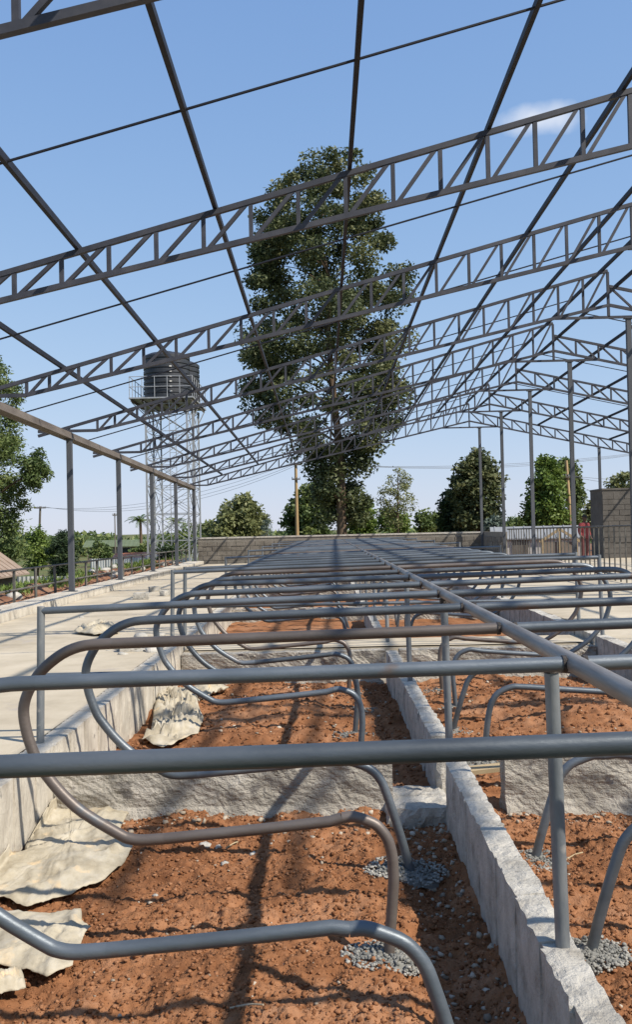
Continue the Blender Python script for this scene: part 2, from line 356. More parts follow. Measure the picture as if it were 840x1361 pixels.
for s_, (y0, y1) in enumerate(SEC):
    for (x0, x1, side) in ((-1.84, 0.80, 'left'), (0.82, 3.40, 'right')):
        st = (0.0105 if side == 'left' else 0.0135) if s_ == 0 else (0.024 if s_ == 1 else 0.10)
        yy0 = 2.3 if s_ == 0 else y0
        X, Y, f = grid(x0, x1, yy0, y1, int((x1-x0)/st), int((y1-yy0)/st))
        Z = soil_h(X, Y, s_)
        tn = np.clip(0.5 + 1.5 * fbm(X*2.2, Y*2.2, 51, 4) + 0.9 * fbm(X*22, Y*22, 52, 3), 0, 1)
        o = obj('soil_bed', mesh(np.stack([X, Y, Z], -1).reshape(-1, 3), f, s_ > 0, tn.ravel()), MAT['soil']); tag(o, kind='structure')
def soil_at(x, y):
    s_ = 0
    for i_, (a, b_) in enumerate(SEC):
        if y > a: s_ = i_
    return float(soil_h(np.array([x]), np.array([y]), s_)[0])

# irregular little stones: joined clods, pebbles
def ico():
    t = (1 + 5**0.5) / 2
    v = np.array([(-1,t,0),(1,t,0),(-1,-t,0),(1,-t,0),(0,-1,t),(0,1,t),(0,-1,-t),(0,1,-t),(t,0,-1),(t,0,1),(-t,0,-1),(-t,0,1)], float)
    v /= np.linalg.norm(v[0])
    f = np.array([(0,11,5),(0,5,1),(0,1,7),(0,7,10),(0,10,11),(1,5,9),(5,11,4),(11,10,2),(10,7,6),(7,1,8),(3,9,4),(3,4,2),(3,2,6),(3,6,8),(3,8,9),(4,9,5),(2,4,11),(6,2,10),(8,6,7),(9,8,1)])
    return v, f
ICV, ICF = ico()
def scatter(P, S, seed, flat=0.7, jit=0.28):
    """P (n,3) positions, S (n) radii -> verts, faces, tint index"""
    r = np.random.default_rng(seed); n = len(P)
    v = ICV[None] * (1 + jit * r.uniform(-1, 1, (n, 12, 1)))
    sc3 = np.stack([r.uniform(0.7, 1.3, n), r.uniform(0.7, 1.3, n), r.uniform(0.6, 1.1, n) * flat], -1)
    v = v * sc3[:, None, :]
    a = r.uniform(0, 2*np.pi, n); c, s = np.cos(a)[:, None], np.sin(a)[:, None]
    x = v[..., 0]*c - v[..., 1]*s; y = v[..., 0]*s + v[..., 1]*c
    v = np.stack([x, y, v[..., 2]], -1) * S[:, None, None] + P[:, None, :]
    f = ICF[None] + (np.arange(n) * 12)[:, None, None]
    return v.reshape(-1, 3), f.reshape(-1, 3), np.repeat(r.uniform(0, 1, n), 12)
def bed_points(n, y0, y1, seed, power=1.0, xr=(-1.75, 3.35)):
    r = np.random.default_rng(seed)
    x = r.uniform(*xr, n); y = y0 + (y1 - y0) * r.uniform(0, 1, n) ** power
    k = (np.abs(x - 0.83) > 0.11)
    return x[k], y[k]
def clods(name, n, y0, y1, smin, smax, seed, m, sec, label, xr=(-1.75, 3.35), exp=3.0, power=1.0):
    x, y = bed_points(n, y0, y1, seed, power, xr); r = np.random.default_rng(seed + 1)
    s = smin + (smax - smin) * r.uniform(0, 1, len(x)) ** exp
    z = soil_h(x, y, sec) + s * 0.22
    v, f, t_ = scatter(np.stack([x, y, z], -1), s, seed + 2, 0.85, 0.5)
    o = obj(name, mesh(v, f, False, t_), m); tag(o, label, name.split('_')[-1], kind='stuff'); return o
clods('soil_clods', 46000, 2.9, 6.25, 0.0025, 0.0135, 101, MAT['clod'], 0, 'loose red soil clods scattered over the nearest beds', exp=2.6, power=1.25)
clods('soil_clods', 16000, 6.5, 11.6, 0.004, 0.022, 111, MAT['clod'], 1, 'loose red soil clods over the second pair of beds', exp=4)
clods('soil_pebbles', 520, 2.9, 6.1, 0.003, 0.013, 121, MAT['pebble'], 0, 'pale pebbles and mortar crumbs sprinkled on the nearest beds', exp=2)
clods('soil_pebbles', 400, 6.5, 11.6, 0.006, 0.022, 131, MAT['pebble'], 1, 'pale pebbles sprinkled on the second pair of beds', exp=2)
clods('mortar_crumbs', 380, 3.0, 6.1, 0.003, 0.020, 141, MAT['pebble'], 0, 'grey mortar crumbs lying along the middle curb', xr=(0.42, 0.74), exp=2)
clods('mortar_crumbs', 420, 5.8, 6.17, 0.004, 0.024, 151, MAT['pebble'], 0, 'grey mortar crumbs at the foot of the first cross wall', exp=2)

# ------------------------------------------------------------------ blocks, curbs and low walls
def rough_block(lx, ly, lz, nx_, ny_, nz_, amp, seed, edge=0.006):
    """subdivided box with an uneven, chipped surface, centred on x,y, base at z=0"""
    bmv = {}; V = []; Fc = []
    def vid(i_, j, k):
        key = (i_, j, k)
        if key not in bmv:
            bmv[key] = len(V); V.append((i_/nx_, j/ny_, k/nz_))
        return bmv[key]
    for i_ in range(nx_):
        for j in range(ny_):
            Fc.append((vid(i_,j,0), vid(i_,j+1,0), vid(i_+1,j+1,0), vid(i_+1,j,0)))
            Fc.append((vid(i_,j,nz_), vid(i_+1,j,nz_), vid(i_+1,j+1,nz_), vid(i_,j+1,nz_)))
    for i_ in range(nx_):
        for k in range(nz_):
            Fc.append((vid(i_,0,k), vid(i_+1,0,k), vid(i_+1,0,k+1), vid(i_,0,k+1)))
            Fc.append((vid(i_,ny_,k), vid(i_,ny_,k+1), vid(i_+1,ny_,k+1), vid(i_+1,ny_,k)))
    for j in range(ny_):
        for k in range(nz_):
            Fc.append((vid(0,j,k), vid(0,j,k+1), vid(0,j+1,k+1), vid(0,j+1,k)))
            Fc.append((vid(nx_,j,k), vid(nx_,j+1,k), vid(nx_,j+1,k+1), vid(nx_,j,k+1)))
    r = np.random.default_rng(seed); v = np.array(V)
    ed = ((v == 0) | (v == 1)).sum(1) >= 2
    p = (v - [0.5, 0.5, 0]) * [lx, ly, lz]
    p[:, :2] *= np.where(ed, 1 - edge / min(lx, ly) * 2, 1)[:, None]
    p[:, 2] -= np.where(ed & (v[:, 2] == 1), edge, 0)
    p += r.normal(0, amp, p.shape)
    # keep the two ends inside the block's own length
    return mesh(p, Fc, False)
# middle curb, block by block
def block_run(name, x0, x1, y0, y1, z0, z1, blen, m, label, cat, hi=None, amp=0.004, mort=True, along='y', group=None, lowfrom=None):
    root = empty(name, ((x0+x1)/2, (y0+y1)/2, z0)); tag(root, label, cat, group)
    cx, cyy = (x0+x1)/2, (y0+y1)/2
    L = (y1 - y0) if along == 'y' else (x1 - x0); n = max(1, round(L / blen)); bl = L / n
    wd = (x1 - x0) if along == 'y' else (y1 - y0)
    cache = []
    for k in range(5):
        near = hi
        if along == 'y': me = rough_block(wd, bl - 0.003, z1 - z0, *( (3, 8, 4) if near else (1, 2, 2)), amp, 900 + k + int(1000*abs(y0)))
        else: me = rough_block(bl - 0.003, wd, z1 - z0, *((8, 3, 4) if near else (2, 1, 2)), amp, 900 + k + int(1000*abs(y0)))
        me.materials.append(m); cache.append(me)
    for q in range(n):
        o = obj('block', cache[q % 5], m, root)
        c = (q + 0.5) * bl
        o.location = ((0, y0 + c - cyy, random.uniform(-0.003, 0.002)) if along == 'y' else (x0 + c - cx, 0, random.uniform(-0.003, 0.002)))
        o.location.x += random.uniform(-0.004, 0.004) if along == 'y' else 0
        if random.random() < 0.5: o.rotation_euler.z = math.pi
    if mort:
        b_ = MB(); b_.box(x0 - cx + 0.012, x1 - cx - 0.012, y0 - cyy + 0.012, y1 - cyy - 0.012, 0.0, z1 - z0 - 0.008)
        b_.build('mortar_core', m, root)
    return root
ZC = 0.385
block_run('curb', 0.735, 0.875, -0.6, 6.02, -0.12, ZC, 0.44, MAT['conc'], 'low concrete block curb under the middle rail, nearest run', 'curb', True, 0.0036)
block_run('curb', 0.735, 0.875, 6.80, 11.60, -0.12, ZC - 0.01, 0.43, MAT['conc'], 'low concrete block curb under the middle rail, second run, past the first cross wall', 'curb', True, 0.005)
for q, (a, b_) in enumerate([(13.15, 18.1), (18.8, 23.6), (24.3, 29.1), (29.8, 34.6), (35.2, 40.6)]):
    block_run('curb', 0.735, 0.875, a, b_, -0.1, ZC - 0.02, 0.45, MAT['conc'], 'low concrete block curb under the middle rail, %s run from the camera' % ['third', 'fourth', 'fifth', 'sixth', 'farthest'][q], 'curb')
# retaining walls along the beds
block_run('retaining_wall', -1.99, -1.82, -1.0, 11.9, -0.12, ZF + 0.012, 0.40, MAT['face'], 'pale block retaining wall along the left beds, from the camera to the crosswalk', 'low wall', True, 0.0026)
block_run('retaining_wall', -1.99, -1.82, 11.95, 41.0, -0.12, ZF + 0.008, 0.45, MAT['face'], 'pale block retaining wall along the left beds beyond the crosswalk', 'low wall')
block_run('retaining_wall', 3.385, 3.555, -1.0, 11.9, -0.12, ZF, 0.40, MAT['conc'], 'grey block retaining wall along the right beds, from the camera to the crosswalk', 'low wall', True, 0.0026)
block_run('retaining_wall', 3.385, 3.555, 11.95, 41.0, -0.12, ZF, 0.45, MAT['conc'], 'grey block retaining wall along the right beds beyond the crosswalk', 'low wall')
# plastered cross walls
def cross_wall(x0, x1, y0, y1, z1, label, seed, n=90):
    nz_ = 16; lx = x1 - x0
    X = np.linspace(x0, x1, n); r = np.random.default_rng(seed)
    def sheet_front(yb, sgn):
        XX, ZZ = np.meshgrid(X, np.linspace(-0.12, z1, nz_))
        # coarse diagonal trowel sweeps
        d = (XX * 0.75 + ZZ * 1.25) * 17 + 3.0 * fbm(XX*4, ZZ*5, seed) * 2
        YY = yb + sgn * (0.010 * np.sin(d) * (0.4 + vnoise(XX*3, ZZ*3, seed+5)) + 0.035 * fbm(XX*5, ZZ*7, seed+2, 4))
        lip = np.clip((0.07 - (ZZ + 0.0)) / 0.1, 0, 1); YY = YY - sgn * -1 * 0.05 * lip * (0.5 + vnoise(XX*7, ZZ*2, seed+9)) * (1 if sgn < 0 else 1) * 1.0 if False else YY + sgn * 0.05 * lip * (0.5 + vnoise(XX*7, ZZ*2, seed+9))
        return XX, YY, ZZ
    XA, YA, ZA = sheet_front(y0, -1); XB, YB, ZB = sheet_front(y1, 1)
    ZA[-1] += 0.02 * fbm(X*6, X*0, seed+3); ZB[-1] = ZA[-1] + 0.01 * fbm(X*6, X*0, seed+4)
    v = np.concatenate([np.stack([XA, YA, ZA], -1).reshape(-1, 3), np.stack([XB, YB, ZB], -1).reshape(-1, 3)])
    fs = []; o2 = n * nz_
    for k in range(nz_ - 1):
        for q in range(n - 1):
            a = k*n + q
            fs.append((a, a+1, a+n+1, a+n)); fs.append((o2+a, o2+a+n, o2+a+n+1, o2+a+1))
    for q in range(n - 1):
        a = (nz_-1)*n + q; fs.append((a, a+1, o2+a+1, o2+a))
    for k in range(nz_ - 1):
        a = k*n; fs.append((a, a+n, o2+a+n, o2+a)); a = k*n + n - 1; fs.append((a, o2+a, o2+a+n, a+n))
    return tag(obj('cross_wall', mesh(v, fs, False), MAT['plaster']), label, 'low wall', 'plastered cross walls between the beds')
ordn = ['first', 'second', 'third', 'fourth', 'fifth', 'sixth', 'seventh']
CW = [(6.22, 6.40), (11.76, 11.96), (12.86, 13.06), (18.36, 18.56), (23.86, 24.06), (29.36, 29.56), (34.86, 35.06)]
for q, (a, b_) in enumerate(CW):
    cross_wall(-1.812, 0.42 if q == 0 else 0.74, a, b_, 0.345, 'rough plastered cross wall in the left bed, %s from the camera' % ordn[q], 40 + q, 120 if q < 2 else 40)
    cross_wall(1.16 if q == 0 else 0.92, 3.375, a, b_, 0.345, 'rough plastered cross wall in the right bed, %s from the camera' % ordn[q], 60 + q, 120 if q < 2 else 40)
# footing pad and plank in the gap of the first cross wall
fp = obj('footing_slab', rough_block(0.42, 0.55, 0.16, 10, 10, 3, 0.005, 77), MAT['conc']); fp.location = (0.58, 6.30, -0.075)
tag(fp, 'flat grey concrete footing slab in the gap beside the first cross wall', 'footing')
fb = obj('curb_stub', rough_block(0.13, 0.34, 0.34, 4, 6, 4, 0.006, 78), MAT['conc']); fb.location = (0.80, 6.62, -0.05)
tag(fb, 'short leaning curb block standing in the gap between curb runs', 'block')
pk = MB().box(-0.30, 0.30, -0.05, 0.05, 0, 0.03).build('timber_plank', MAT['plank']); pk.location = (1.18, 6.75, 0.13); pk.rotation_euler = (0.1, -0.06, 0.12)
tag(pk, 'short yellow timber plank lying behind the right cross wall', 'plank')

# ------------------------------------------------------------------ stalls: rail, posts, dividers
XC, ZR, RP = 0.80, 1.407, 0.0245
def rail_z(x): return ZR + 0.0164 * x
Y0, DY = 1.945, 1.1
STRAIGHT = {4, 9, 10, 15, 20, 25, 30, 35}
rail = MB().tube([(XC, -0.8, rail_z(XC)), (XC, 12, rail_z(XC)), (XC, 26, rail_z(XC)), (XC, 40.6, rail_z(XC))], 0.031, 16)
ro = obj('middle_rail', smooth_tube(rail.mesh()), MAT['rail']); tag(ro, 'long brushed steel pipe rail running down the middle between both stall rows', 'rail')
POSTS = [0.35, 3.36, 6.34, 9.2, 12.4, 15.4, 18.45, 21.4, 24.4, 27.4, 30.4, 33.4, 36.4, 39.4]
pm = smooth_tube(MB().tube([(0.016, 0, -0.06), (0.0, 0, rail_z(XC) - ZC - 0.02)], 0.0255, 14).mesh())
cm = smooth_tube(MB().tube([(0.004, 0, rail_z(XC) - ZC - 0.075), (0.0, 0, rail_z(XC) - ZC - 0.028)], 0.03, 14).mesh())
for q, y in enumerate(POSTS):
    r = empty('rail_post', (XC + 0.0, y, ZC)); tag(r, 'steel pipe post on the middle curb carrying the rail, %s from the camera' % (ordn + ['eighth', 'ninth', 'tenth', 'eleventh', 'twelfth', 'thirteenth', 'farthest'])[q], 'post', 'posts under the middle rail')
    obj('shaft', pm, MAT['post'], r); obj('weld', cm, MAT['weld'], r)

# the bent pipe: measured points (dx from the middle rail, z)
LOOP = [(-1.758,1.39),(-1.86,1.385),(-1.941,1.361),(-2.01,1.318),(-2.057,1.264),(-2.10,1.195),(-2.121,1.135),(-2.123,1.083),(-2.112,1.02),(-2.095,0.962),(-2.06,0.876),(-2.015,0.812),(-1.95,0.735),(-1.858,0.653),(-1.70,0.556),(-1.655,0.536),(-1.60,0.528),(-1.50,0.532)]
LEGA = [(-0.72,0.607),(-0.664,0.610),(-0.585,0.582),(-0.55,0.553),(-0.518,0.505),(-0.500,0.438),(-0.495,0.37),(-0.495,0.305),(-0.508,0.116),(-0.522,-0.10)]
LEGB = [(-0.72,0.585),(-0.67,0.587),(-0.606,0.567),(-0.537,0.535),(-0.481,0.472),(-0.447,0.389),(-0.418,0.305),(-0.36,0.12),(-0.30,-0.10)]
LEGC = [(-0.72,0.597),(-0.668,0.598),(-0.595,0.575),(-0.545,0.545),(-0.505,0.49),(-0.478,0.41),(-0.46,0.305),(-0.435,0.12),(-0.405,-0.10)]
def xz(pts, s): return [Vector((p[0] * -s, 0, p[1])) for p in pts]
PROTO = {}
def wobble(pts, a=0.004):
    return pts
def weld_ring(s, x=-0.036):
    mb = MB(); P = []
    for k in range(11): P.append(None)
    pts = [(x * -s - 0.007, 0, 0), (x * -s + 0.007, 0, 0)]
    mb.tube(pts, 0.0285, 12); return smooth_tube(mb.mesh())
def make_divider(s, leg, mat_, y):
    """s=-1: left row, s=+1: right row; local origin under the middle rail at soil level"""
    key = (s, leg)
    if key not in PROTO:
        tr = -0.0164 * 0.0
        L = {'a': LEGA, 'b': LEGB, 'c': LEGC}[leg]
        sk = lambda P: [(p_[0] - (0.022 * (1.40 - p_[1]) + 0.008 if s < 0 and p_[1] < 1.3 else 0), p_[1]) for p_ in P]
        L = sk(L); LP = sk(LOOP)
        zr = rail_z(XC)
        top = [Vector((s * 0.03, 0, zr)), Vector((s * 0.6, 0, zr + 0.0164*0.6*s)), Vector((s * 1.2, 0, zr + 0.0164*1.2*s)), Vector((s*1.74, 0, zr + 0.0164*1.74*s))]
        dz = zr + 0.0164*1.758*s - LOOP[0][1]
        lp = [Vector((p[0] * -s, 0, p[1] + dz * max(0, min(1, (p[1] - 0.9) / 0.5)))) for p in LP]
        lp = catmull([top[-1]] + lp, 3)
        low = [lp[-1], Vector((s*1.1, 0, 0.565)), Vector((s*0.80, 0, 0.592)), Vector((-s*L[0][0], 0, L[0][1]))]
        lg = catmull([Vector((p[0] * -s, 0, p[1])) for p in L], 3)
        lo2 = low[:3] + [lg[0]]
        PROTO[key] = [('upper_rail', smooth_tube(MB().tube(top, RP, 14, True).mesh())), ('rear_loop', smooth_tube(MB().tube(lp, RP, 14, False).mesh())),
                      ('lower_rail', smooth_tube(MB().tube(lo2, RP, 14, False).mesh())), ('leg', smooth_tube(MB().tube(lg, RP, 14, False).mesh())),
                      ('weld', weld_ring(s))]
    r = empty('stall_divider', (XC, y, 0))
    for nm, me in PROTO[key]:
        me2 = me
        if len(me.materials) == 0: me.materials.append(MAT['weld'] if nm == 'weld' else MAT['pipe'])
        o = obj(nm, me2, None, r)
        if nm == 'weld': o.location.z = rail_z(XC)
        elif mat_ is not MAT['pipe']:
            o.material_slots[0].link = 'OBJECT'; o.material_slots[0].material = mat_
    return r
STR = {}
def make_straight(s, y):
    if s not in STR:
        zr = rail_z(XC); e = 2.72 if s < 0 else 2.66
        xe = s * e; ze = zr + 0.0164 * xe
        STR[s] = [('upper_rail', smooth_tube(MB().tube([(s*0.03, 0, zr), (s*1.3, 0, zr + 0.0164*1.3*s), (xe, 0, ze - 0.012)], RP, 14).mesh()), 'pipe'),
                  ('lower_rail', smooth_tube(MB().tube([(s*0.0, 0.0, 0.93), (xe, 0, 0.925)], 0.0205, 12).mesh()), 'pipe'),
                  ('end_post', smooth_tube(MB().tube([(xe + s*0.022, 0, ZF - 0.12), (xe, 0, ze + 0.018)], 0.026, 14).mesh()), 'post'),
                  ('weld', weld_ring(s), 'weld')]
        for nm, me, mm in STR[s]: me.materials.append(MAT[mm])
    r = empty('stall_divider', (XC, y, 0))
    for nm, me, mm in STR[s]:
        o = obj(nm, me, None, r)
        if nm == 'weld': o.location.z = rail_z(XC)
    return r
num = ['first', 'second', 'third', 'fourth', 'fifth', 'sixth', 'seventh', 'eighth', 'ninth', 'tenth', 'eleventh', 'twelfth', 'thirteenth', 'fourteenth', 'fifteenth', 'sixteenth', 'seventeenth', 'eighteenth', 'nineteenth', 'twentieth']
tens = {20: 'twenty', 30: 'thirty'}
def ordinal(n):
    if n < 20: return num[n]
    if n == 29: return 'thirtieth'
    t = tens[(n + 1) // 10 * 10] if (n + 1) % 10 else ''
    return t + '-' + num[(n + 1) % 10 - 1]
FEET = []
for n in range(0, 36):
    y = Y0 + DY * n
    for s, side in ((-1, 'left'), (1, 'right')):
        if n in STRAIGHT:
            r = make_straight(s, y); lab = 'straight two-rail pipe divider ending in a post, %s row, %s from the camera' % (side, ordinal(n))
        else:
            lg = {0: 'b', 1: 'b', 2: 'a', 3: 'b'}.get(n, random.choice('abc')) if s < 0 else {1: 'c', 2: 'b', 3: 'b'}.get(n, random.choice('abc'))
            mm = MAT['pipe_brown'] if (n == 2 and s < 0) or (n > 4 and random.random() < 0.16) else MAT['pipe']
            r = make_divider(s, lg, mm, y)
            lab = '%slooped pipe divider, %s row, %s from the camera' % ('brownish ' if (n == 2 and s < 0) else 'bent grey ' if mm is MAT['pipe'] else 'rusty ', side, ordinal(n))
            FEET.append((XC + s * ({'a': 0.515, 'b': 0.335, 'c': 0.425}[lg] + (0.036 if s < 0 else 0)), y, n, s))
        tag(r, lab, 'divider', 'stall dividers along the middle rail')
        if n > 0 and n != 4: r.rotation_euler = (0, random.uniform(-0.004, 0.004), random.uniform(-0.006, 0.006))
# gravel packed round the feet
for (x, y, n, s) in FEET:
    if n > 9: continue
    r_ = np.random.default_rng(500 + n * 2 + (s > 0)); m_ = 620 if n < 5 else 160
    a = r_.uniform(0, 2*np.pi, m_); d = np.sqrt(r_.uniform(0, 1, m_)) * (0.17 if n != 3 else 0.20)
    px = x + np.cos(a) * d * 1.15 - 0.02; py = y + np.sin(a) * d * 0.95
    sz = r_.uniform(0.004, 0.0115, m_); sec = 0 if y < 6.2 else 1
    zz = soil_h(px, py, sec) * 0.6 + 0.02 - 0.10 * d + sz * 0.2 + 0.004
    v, f, t_ = scatter(np.stack([px, py, zz], -1), sz, 600 + n, 0.8)
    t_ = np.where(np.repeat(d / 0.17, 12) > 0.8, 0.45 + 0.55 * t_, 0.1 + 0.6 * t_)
    q_ = np.arange(28) * 2*np.pi/28; pr_ = np.concatenate([[0.0], np.repeat(np.linspace(0.03, 0.19, 8), 28)]); pa_ = np.concatenate([[0.0], np.tile(q_, 8)])
    pr_ = pr_ * (1 + 0.35 * (vnoise(np.cos(pa_)*2 + n*7 + 20, np.sin(pa_)*2 + s*3 + 20, 44) - 0.5))
    mx_ = x + np.cos(pa_) * pr_ * 1.1 - 0.02; my_ = y + np.sin(pa_) * pr_ * 0.9
    mz_ = soil_h(mx_, my_, sec) * 0.6 + 0.024 - 0.13 * pr_ - 0.9 * np.clip(pr_ - 0.14, 0, None) + 0.02 * fbm(mx_*25, my_*25, 45)
    mf = [(0, 1 + k_, 1 + (k_+1) % 28) for k_ in range(28)]
    for r2_ in range(7):
        for k_ in range(28):
            a0 = 1 + r2_*28 + k_; a1 = 1 + r2_*28 + (k_+1) % 28; mf += [(a0, a0+28, a1+28), (a0, a1+28, a1)]
    f = np.concatenate([f, np.array(mf) + len(v)]); v = np.concatenate([v, np.stack([mx_, my_, mz_], -1)]); t_ = np.concatenate([t_, 0.35 + 0.3 * RNG.uniform(0, 1, len(mx_))])
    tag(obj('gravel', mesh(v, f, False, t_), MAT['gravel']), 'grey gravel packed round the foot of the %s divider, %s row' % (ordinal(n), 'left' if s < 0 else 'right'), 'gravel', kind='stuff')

# ------------------------------------------------------------------ roof frame
SP, D0 = 5.0, 20.885
def roof_top(x, Y): return 5.815 + 0.2659 * x - 0.0138 * (Y - 20)
XA, XE, XEO = 6.46, -5.625, -6.32
DROP, BR = 0.35, 0.225
def depth_l(x): return 0.54 + 0.045 * x
VX = [XE, -4.99, -4.60] + [-4.10 + (XA + 4.10) / 19 * k for k in range(20)]
VR = [XA + 0.62 * k for k in range(1, 14)]
CH, WB = 0.062, 0.048
tr_names = ['nearest', 'second', 'third', 'fourth', 'fifth', 'sixth', 'seventh', 'eighth']
for q, k in enumerate(range(-3, 5)):
    Y = D0 + SP * k
    root = empty('roof_truss', (0, Y, 0)); tag(root, 'steel lattice roof truss spanning the barn, %s from the camera' % (tr_names[q] if q < 7 else 'farthest'), 'roof truss', 'roof trusses')
    def T(x): return roof_top(x, Y)
    def B(x): return T(x) - depth_l(x) if x > -4.98 else T(-4.99) - depth_l(-4.99)
    zap = T(XA)
    def TR(x): return zap - DROP - BR * (x - XA)
    def BRt(x): return zap - depth_l(XA) - (BR - 0.003) * (x - XA)
    h = CH / 2
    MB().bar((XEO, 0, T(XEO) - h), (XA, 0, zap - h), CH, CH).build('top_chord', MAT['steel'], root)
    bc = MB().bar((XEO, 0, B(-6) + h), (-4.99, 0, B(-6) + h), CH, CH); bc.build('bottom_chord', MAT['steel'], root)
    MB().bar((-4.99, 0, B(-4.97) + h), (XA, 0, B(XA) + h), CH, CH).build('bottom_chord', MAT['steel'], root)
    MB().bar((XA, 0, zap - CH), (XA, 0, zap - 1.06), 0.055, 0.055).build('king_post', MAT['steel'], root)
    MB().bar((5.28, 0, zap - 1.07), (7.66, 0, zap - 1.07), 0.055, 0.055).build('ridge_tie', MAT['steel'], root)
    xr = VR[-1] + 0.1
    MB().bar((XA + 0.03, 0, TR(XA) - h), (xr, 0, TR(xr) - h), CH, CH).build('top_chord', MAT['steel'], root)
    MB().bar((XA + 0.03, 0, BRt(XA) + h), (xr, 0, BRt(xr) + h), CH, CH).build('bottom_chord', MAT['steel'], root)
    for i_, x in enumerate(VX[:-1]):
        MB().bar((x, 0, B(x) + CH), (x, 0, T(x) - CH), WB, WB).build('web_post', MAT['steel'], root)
        x2 = VX[i_ + 1]
        if i_ > 0 or True:
            a = (x + 0.05, 0, B(x) + CH*0.9); c = (x2 - 0.05, 0, T(x2) - CH*0.9)
            if i_ > 0: MB().bar(a, c, WB * 0.92, WB * 0.92).build('web_diagonal', MAT['steel'], root)
    px = XA
    for i_, x in enumerate(VR):
        MB().bar((x, 0, BRt(x) + CH), (x, 0, TR(x) - CH), WB, WB).build('web_post', MAT['steel'], root)
        MB().bar((px + 0.05, 0, TR(px) - CH*0.9), (x - 0.05, 0, BRt(x) + CH*0.9), WB*0.92, WB*0.92).build('web_diagonal', MAT['steel'], root)
        px = x
# purlins
PX = [-5.96, -4.39, -2.80, -1.18, 0.40, 2.03, 3.60, 5.15, 6.36]
ya, yb = 1.0, D0 + SP*4 + 0.25
for q, x in enumerate(PX):
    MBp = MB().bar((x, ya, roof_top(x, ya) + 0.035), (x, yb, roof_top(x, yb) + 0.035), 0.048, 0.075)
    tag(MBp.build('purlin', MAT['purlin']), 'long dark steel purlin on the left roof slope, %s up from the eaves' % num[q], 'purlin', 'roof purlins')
PR = [6.66, 7.95, 9.5, 11.05, 12.6, 14.15]
for q, x in enumerate(PR):
    def zr_(Y): return roof_top(XA, Y) - DROP - BR * (x - XA) + 0.035
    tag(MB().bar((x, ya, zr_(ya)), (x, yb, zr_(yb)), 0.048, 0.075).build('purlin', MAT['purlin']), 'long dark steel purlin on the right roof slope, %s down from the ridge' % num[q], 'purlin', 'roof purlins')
for q, k in enumerate(range(-3, 4)):
    Y = D0 + SP * (k + 0.5); z = lambda x: roof_top(x, Y) + 0.01
    tag(MB().tube([(PX[0], Y, z(PX[0])), (PX[-1], Y, z(PX[-1]))], 0.014, 6).build('sag_rod', MAT['purlin']), 'thin steel sag rod across the left purlins, %s bay from the camera' % num[q], 'rod', 'sag rods between purlins')
    MBr = MB().tube([(PR[0], Y, roof_top(XA, Y) - DROP - BR*(PR[0]-XA) + 0.01), (PR[-1], Y, roof_top(XA, Y) - DROP - BR*(PR[-1]-XA) + 0.01)], 0.014, 6)
    tag(MBr.build('sag_rod', MAT['purlin']), 'thin steel sag rod across the right purlins, %s bay from the camera' % num[q], 'rod', 'sag rods between purlins')
# eaves beam
def beam_z(Y): return roof_top(-4.99, Y) - depth_l(-4.99) - 0.004
eb = empty('eaves_beam', (XE, 0, 0)); tag(eb, 'long brown-grey steel eaves beam on the left posts', 'beam')
MB().bar((0, 4.5, beam_z(4.5) - 0.055), (0, yb, beam_z(yb) - 0.055), 0.10, 0.11).build('beam_web', MAT['beam'], eb)
MB().bar((-0.06, 4.5, beam_z(4.5) - 0.125), (-0.06, yb, beam_z(yb) - 0.125), 0.24, 0.028).build('bottom_flange', MAT['beam'], eb)
MB().bar((-0.168, 4.5, beam_z(4.5) - 0.07), (-0.168, yb, beam_z(yb) - 0.07), 0.02, 0.08).build('gutter_lip', MAT['beam'], eb)
# columns
def column(x, Y, z0, z1, lab, grp, wd=0.115, bracket=True):
    r = empty('steel_column', (x, Y, z0)); tag(r, lab, 'column', grp)
    MB().box(-wd/2, wd/2, -wd/2, wd/2, 0, z1 - z0 - 0.012).build('shaft', MAT['column'], r)
    MB().box(-0.11, 0.11, -0.10, 0.10, -0.02, 0.014).build('base_plate', MAT['column'], r)
    MB().box(-0.10, 0.10, -0.075, 0.075, z1 - z0 - 0.012, z1 - z0).build('cap_plate', MAT['column'], r)
for q, k in enumerate(range(-1, 5)):
    Y = D0 + SP*k
    column(XE, Y, 0.62, beam_z(Y) - 0.140, 'grey steel column under the left eaves beam, %s from the camera' % num[q], 'columns under the left eaves')
for q, k in enumerate(range(-1, 5)):
    Y = D0 + SP*k
    column(6.895, Y, ZF - 0.005, roof_top(XA, Y) - 1.10, 'tall grey steel column beneath the ridge, %s from the camera' % num[q], 'columns beneath the ridge', 0.105)
for q, k in enumerate(range(2, 5)):
    Y = D0 + SP*k; x = 12.07
    column(x, Y, ZF - 0.005, roof_top(XA, Y) - depth_l(XA) - 0.222*(x - XA) - 0.004, 'grey steel column under the right roof slope, %s' % ['third from the back', 'second from the back', 'at the back beside the block store'][q], 'columns under the right slope', 0.105)

